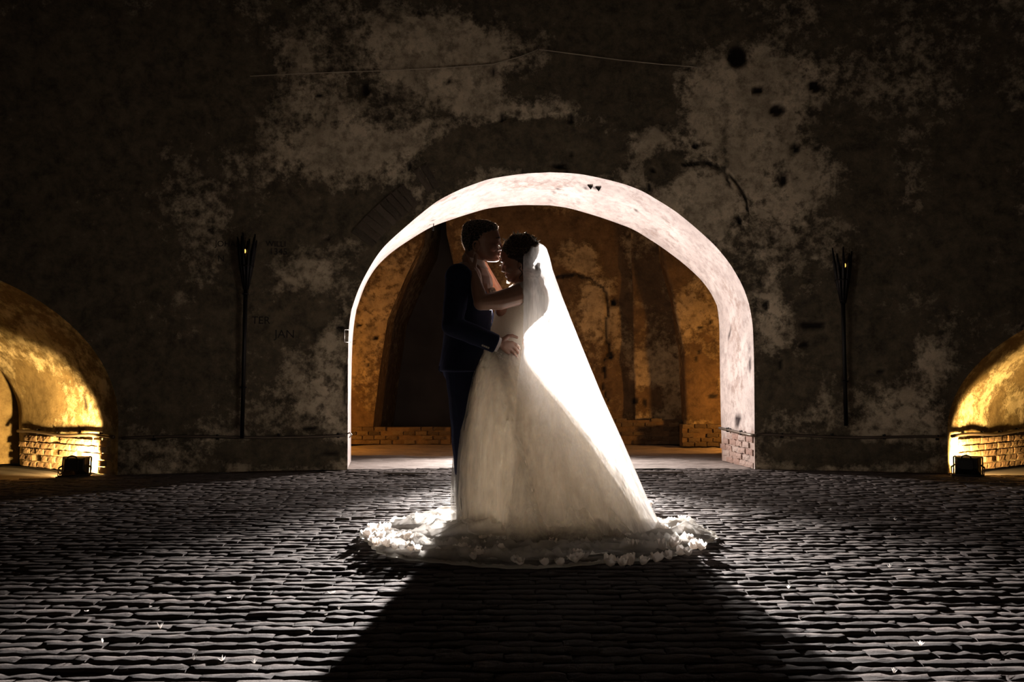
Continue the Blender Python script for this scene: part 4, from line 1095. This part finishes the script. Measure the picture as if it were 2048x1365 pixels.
# little cloth flowers along the neckline, caught by the light
for k in range(9):
    m = MB(); c = W_(1017 + k * 2.6, 564 - 8 * math.sin(k * .35) * .9 - (k > 5) * 3, .02 + .012 * k)
    for q2 in range(5):
        t = q2 * 1.257 + k; m.ell(c + Vector((.007 * math.cos(t), .002, .007 * math.sin(t))), (.007, .003, .007), n=6, m=4)
    m.build('flower_trim', M_APPL, bod)

# skirt
SKL = [(690, 966), (697, 961), (740, 941), (790, 930), (860, 916), (920, 909), (985, 904), (1040, 905), (1058, 907)]
SKR = [(690, 1045), (705, 1047), (725, 1054), (770, 1090), (815, 1129), (880, 1180), (950, 1232), (1000, 1266), (1040, 1292), (1058, 1304)]
SKD = [(690, .125), (705, .15), (740, .23), (800, .33), (880, .42), (960, .49), (1058, .56)]
def skirt_pt(t, v, shrink=0.0, fold=1.0, flare=0.0):
    """t round the hem (0 = picture right, -pi/2 = towards camera), v picture height on the middle plane"""
    xl = np.interp(v, *np.array(SKL).T); xr = np.interp(v, *np.array(SKR).T); d = np.interp(v, *np.array(SKD).T)
    z = max(at(1024, v, YC).z, .012); c, s = math.cos(t), math.sin(t); k = (v - 690) / 368
    f = 1 - shrink
    amp = fold * (.006 + .058 * k ** 1.1)
    w = math.sin(t * 13 + 2.2 * math.sin(t * 2 + 1) + k * 1.1) * .6 + math.sin(t * 29 + k * 2.5 + math.sin(t * 5)) * .3 + math.sin(t * 7 + 1.3) * .5
    f2 = f + amp * (w - .9)
    cx = at((xl + xr) / 2, v, YC).x; hx = at(xr, v, YC).x - cx
    x = cx + hx * f2 * c; y = YC + BD + d * f2 * s * 1.02
    # the back sweeps out: narrower towards the train end
    y = YC + BD + (y - YC - BD) * (1 - .25 * max(0, c) ** 2 * k)
    if flare and s < 0:
        e = np.interp(v, [930, 980, 1020, 1045, 1058], [0, .02, .07, .15, .25]) * flare
        y -= e * s * s * (1 + .25 * math.sin(t * 9 + 1) + .15 * math.sin(t * 21))
    return Vector((x, y, z))
def skirt_mesh(name, shrink, fold, nt, nv, mat, lo=1058, flare=0.0):
    P = [skirt_pt(2 * math.pi * i / nt, 690 + (lo - 690) * j / (nv - 1), shrink, fold, flare) for i in range(nt) for j in range(nv)]
    return grid_mesh(name, P, nt, nv, mat, True)
skirt = obj('skirt', skirt_mesh('skirt', .075, 1.0, 220, 60, M_SATIN), bride)
obj('tulle_layer', skirt_mesh('tulle_layer', -.045, 1.25, 280, 90, M_TULLE, 1058, 1.0), skirt)
obj('tulle_layer', skirt_mesh('tulle_layer', .0, 1.45, 250, 70, M_TULLE, 1058, .55), skirt)

# lace motifs on the skirt
def motif_flower(c, n, r, up, mb, rn, petals=6):
    n = n.normalized(); a = n.cross(up).normalized(); e = n.cross(a)
    for q2 in range(petals):
        t = 2 * math.pi * q2 / petals + rn.random(); d = a * math.cos(t) + e * math.sin(t)
        p0, p1 = c, c + d * r; s = (n.cross(d)) * r * .36
        mid = c + d * r * .55
        mb.add([p0 + n * .001, mid + s + n * .003, p1 + n * .002, mid - s + n * .003], [(0, 1, 2, 3)])
def near_t(u, v):
    best = min(np.linspace(-math.pi, 0, 160), key=lambda t: abs(proj([skirt_pt(t, v)])[0][0] - u)); return best
def applique(path, seed, r0=.017, dens=7):
    rn = random.Random(seed); mb = MB()
    for (u0, v0), (u1, v1) in zip(path[:-1], path[1:]):
        for q2 in range(dens):
            k = (q2 + .5) / dens; u = u0 + (u1 - u0) * k + rn.uniform(-6, 6); v = v0 + (v1 - v0) * k + rn.uniform(-3, 3)
            # picture height to ring height: the near side of the bell sits lower in view
            vv = v
            for _ in range(6):
                t = near_t(u, vv); p = skirt_pt(t, vv); vv += (v - proj([p])[1][0]) * .8
            p = skirt_pt(t, vv); pa = skirt_pt(t + .02, vv); pb = skirt_pt(t, vv + 6); nn = (pa - p).cross(pb - p)
            if nn.length < 1e-9: continue
            nn.normalize()
            if nn.y > 0: nn = -nn
            motif_flower(p + nn * .004, nn, r0 * rn.uniform(.5, .95), Vector((0, 0, 1)), mb, rn, rn.choice((5, 6)))
    tag(mb.build('lace_applique', M_APPL, skirt, False), kind='stuff')
applique([(968, 718), (966, 738), (958, 742), (965, 760), (953, 782)], 1, .014, 6)
applique([(996, 706), (1004, 722)], 2, .013, 6)
applique([(1016, 806), (1012, 830), (1022, 846)], 3, .015, 7)
applique([(938, 750), (934, 762)], 4, .010, 4)
applique([(924, 912), (922, 940), (917, 962)], 5, .015, 6)
applique([(1184, 1010), (1186, 1024)], 6, .014, 5)

# train: a round of tulle spread on the bricks
TC = Vector((.115, 5.52, 0)); TR = .955
def train_h(x, y, r):
    P = np.stack([x * 3.2, y * 9, x * 0], 1); a = fbm(P, 3, 91); rid = 1 - np.abs(a * 2 - 1) * 2.2
    P2 = np.stack([x * 1.6, y * 3.6, x * 0 + 3], 1); b2 = fbm(P2, 2, 95); rid2 = 1 - np.abs(b2 * 2 - 1) * 3
    return .014 + np.clip(rid, 0, 1) ** 3 * .016 + np.clip(rid2, 0, 1) ** 4 * .045
nt, nr = 300, 46; th = np.repeat(np.arange(nt) * 2 * math.pi / nt, nr); k = np.tile(np.linspace(0, 1, nr), nt)
edge_r = TR * (1 + .035 * np.sin(th * 3 + 1) + .02 * np.sin(th * 8 + 2) + .009 * np.sin(th * 47))
rr = .30 + (edge_r - .30) * k
tx = TC.x + rr * np.cos(th) * 1.0; ty = TC.y + rr * np.sin(th) * .97
tz = train_h(tx, ty, rr) * (1 - .65 * smooth01(k, .9, 1.0)) + np.maximum(0, .5 - k) * .10
P = np.stack([tx, ty, tz], 1)
train = obj('train', grid_mesh('train', P.tolist(), nt, nr, M_TRAIN, True), bride)
P2 = P.copy(); P2[:, :2] = (P2[:, :2] - np.array([TC.x, TC.y])) * np.where(k > .2, .93, 1)[:, None] + np.array([TC.x, TC.y])
P2[:, 2] = train_h(P2[:, 0] * 1.2 + 4, P2[:, 1] * 1.2, rr) * 1.15 + .006 + np.maximum(0, .5 - k) * .12
obj('tulle_layer', grid_mesh('tulle_layer', P2.tolist(), nt, nr, M_TRAIN, True), train)
# scalloped lace hem
hem = MB(); rn = random.Random(55); N = 520; Vh = []
for i in range(N):
    t = 2 * math.pi * i / N; e = float(TR * (1 + .035 * math.sin(t * 3 + 1) + .02 * math.sin(t * 8 + 2) + .009 * math.sin(t * 47)))
    sc = .5 + .5 * abs(math.sin(t * 47)); x0, y0 = math.cos(t), math.sin(t) * .97
    for q2, (ro, zz) in enumerate(((-.016, .012), (-.007, .014 + rn.uniform(0, .010)), (.006 * sc + .002, .007 + rn.uniform(0, .007)), (.004 * sc, .003))):
        Vh.append((TC.x + (e + ro) * x0, TC.y + (e + ro) * y0, zz + .002))
obj('lace_hem', grid_mesh('lace_hem', Vh, N, 4, M_APPL, True), train)
# cloth flowers sewn on the hem
def flower_mesh(seed):
    rn = random.Random(seed); V = []; Fc = []
    npet = rn.choice((4, 5, 5, 6))
    for p in range(npet):
        t = 2 * math.pi * p / npet + rn.uniform(-.3, .3); R3 = Matrix.Rotation(t, 3, 'Z') @ Matrix.Rotation(-rn.uniform(.3, 1.0), 3, 'Y')
        L = rn.uniform(.024, .034); Wd = L * rn.uniform(.75, 1.0); b0 = len(V)
        for i in range(5):
            u = i / 4
            for jx in range(5):
                w = (jx - 2) / 2; wid = math.sin(math.pi * (.12 + .80 * u)) ** .7 * Wd * .55
                V.append(R3 @ Vector((L * u, w * wid, .006 * (1 - w * w) * -1 + .010 * u * u + rn.uniform(-.0008, .0008))))
        for i in range(4):
            for jx in range(4): q2 = b0 + i * 5 + jx; Fc.append((q2, q2 + 5, q2 + 6, q2 + 1))
    me = mesh_of('flower', V, Fc, M_PETAL, True); return me
FM = [flower_mesh(s) for s in range(6)]
rn = random.Random(8)
fl_px = [(742, 1056), (748, 1063), (735, 1072), (745, 1082), (760, 1076), (752, 1090), (775, 1092), (789, 1098), (800, 1084), (815, 1080), (826, 1086), (822, 1100), (836, 1104), (770, 1060),
    (760, 1068), (785, 1074), (900, 1108), (912, 1104), (928, 1100), (948, 1118), (958, 1112), (930, 1085), (965, 1083), (985, 1112), (1000, 1110), (1040, 1128), (1030, 1124), (1098, 1086), (1106, 1092),
    (1145, 1120), (1152, 1124), (1158, 1116), (1090, 1130), (1122, 1130), (1220, 1130), (1242, 1130), (1262, 1128), (1285, 1128), (1258, 1094), (1272, 1096), (1320, 1092), (1344, 1094), (1350, 1090),
    (1312, 1122), (1340, 1116), (1362, 1108), (1378, 1110), (1385, 1096), (1396, 1092), (1380, 1080), (1402, 1098), (1340, 1050), (1364, 1042), (1370, 1060), (1300, 1012), (1330, 1060)]
for u, v in fl_px:
    c = floor_at(u, v, .03); o = obj('flower', rn.choice(FM), train, c, (rn.uniform(-.4, .4), rn.uniform(-.4, .4), rn.uniform(0, 6.3)), (rn.uniform(1.0, 1.6),) * 3)
# stitched lace sprigs over the train
for kk, (u, v) in enumerate(((1120, 1040), (1132, 1046), (1150, 1034), (1015, 1055), (1240, 1075), (990, 1080))):
    rn2 = random.Random(kk); mb = MB(); c = floor_at(u, v, .10)
    for q2 in range(5): motif_flower(c + Vector((rn2.uniform(-.05, .05), -.005, rn2.uniform(-.015, .02))), Vector((0, -.7, .6)), rn2.uniform(.007, .013), Vector((0, 0, 1)), mb, rn2, 5)
    mb.build('lace_sprig', M_APPL, skirt, False)

# veil
VR = [(486, 1074), (490, 1084), (497, 1092), (515, 1098), (540, 1104), (600, 1125), (690, 1160), (790, 1200), (880, 1240), (1000, 1291), (1050, 1316), (1056, 1322)]
VE = [(486, 1058), (490, 1053), (500, 1049), (520, 1046), (560, 1045.5), (620, 1046), (690, 1045), (720, 1041), (760, 1034), (860, 1030), (960, 1024), (1056, 1010)]
VD = [(486, .025), (490, .05), (500, .075), (520, .095), (545, .13), (565, .215), (600, .24), (650, .225), (690, .215), (740, .26), (800, .355), (880, .45), (960, .52), (1056, .60)]
def veil_pt(a, v):
    xr = np.interp(v, *np.array(VR).T); xe = np.interp(v, *np.array(VE).T); d = np.interp(v, *np.array(VD).T); k = (v - 486) / 570
    t = a * math.pi / 2; w = math.sin(a * 17 + 3 * k) * .5 + math.sin(a * 31 + 1 + 2 * k) * .35 + math.sin(a * 9 + 2) * .4
    am = .006 + .022 * k
    # closer to the silhouette no ripple so that the outline stays clean
    am *= .35 + .65 * abs(a)
    c = max(0.0, math.cos(t)) ** .85
    u = xe + (xr - xe) * c
    P = at(u, v, YC); P.y = YC + BD + d * math.sin(t)
    n = Vector((math.cos(t), math.sin(t), 0)); P += n * am * w
    P.z = max(P.z, .03); return P
na, nv = 90, 110
P = [veil_pt(-1 + 2 * i / (na - 1), 486 + 570 * (j / (nv - 1)) ** 1.15) for i in range(na) for j in range(nv)]
obj('veil', grid_mesh('veil', P, na, nv, M_VEIL), bride)

# ------------------------------------------------------------------ petals and down feathers on the bricks
def petal_mesh(seed, feather=False):
    rn = random.Random(seed); V = []; Fc = []
    if feather:
        for s in range(5):
            t = rn.uniform(-.8, .8) + (s - 2) * .3; L = rn.uniform(.02, .04); b0 = len(V)
            d = Vector((math.sin(t), 0, math.cos(t))); sd = Vector((.0028, .001, 0))
            V += [sd * -1, sd, d * L * .6 + sd, d * L, d * L * .6 - sd]; Fc.append(tuple(range(b0, b0 + 5)))
    else:
        n = 9
        V.append(Vector((0, 0, .010)))
        for r in (.55, 1.0):
            for i in range(n):
                t = 2 * math.pi * i / n; V.append(Vector((.016 * r * math.cos(t), .012 * r * math.sin(t), .010 + .006 * r * r + .004 * math.sin(2 * t) * r)))
        for i in range(n):
            j2 = (i + 1) % n; Fc.append((0, 1 + i, 1 + j2)); Fc.append((1 + i, 1 + n + i, 1 + n + j2, 1 + j2))
    return mesh_of('petal', V, Fc, M_PETAL, True)
PT = [petal_mesh(i) for i in range(2)]; FT = [petal_mesh(10 + i, True) for i in range(3)]
def scatter(name, me, u, v, label, cat, group=None, sc=1.0):
    o = obj(name, me, None, floor_at(u, v, .008), (0, 0, random.uniform(0, 6)), (sc,) * 3); tag(o, label, cat, group); return o
random.seed(12)
scatter('petal', PT[0], 663, 1194, 'largest round white petal, lying left of the couple\'s shadow', 'petal', None, 1.1)
scatter('feather', FT[0], 321, 1258, 'white splayed down feather on the dark bricks at lower left', 'feather', None, .8)
scatter('feather', FT[1], 1781, 1072, 'larger of two white down feathers right of the train', 'feather', None, .8)
scatter('feather', FT[2], 1873, 1114, 'smaller white down feather nearest the right frame edge', 'feather', None, .65)
ORD = ('first', 'second', 'third', 'fourth', 'fifth', 'sixth', 'seventh', 'eighth', 'ninth', 'tenth', 'eleventh')
for i, (u, v) in enumerate(sorted([(173, 1227), (284, 1153), (301, 1218), (458, 1200), (651, 1234), (678, 1220), (624, 1265), (205, 1287), (388, 1321), (444, 1323), (509, 1328)])):
    scatter('petal', FT[i % 3] if i % 3 else PT[1], u, v, 'tiny white petal scrap left of the couple, %s counting from the left' % ORD[i], 'petal', 'petal scraps left of the couple', .55)
for i, (u, v) in enumerate(sorted([(1661, 1021), (1781, 1015), (1790, 1041), (1664, 1175), (1819, 1144), (1779, 1136), (1788, 1347), (1403, 999), (1654, 1152), (1577, 1178), (1841, 1292)])):
    scatter('petal', FT[i % 3] if i % 3 else PT[1], u, v, 'tiny white petal scrap right of the train, %s counting from the left' % ORD[i], 'petal', 'petal scraps right of the train', .55)
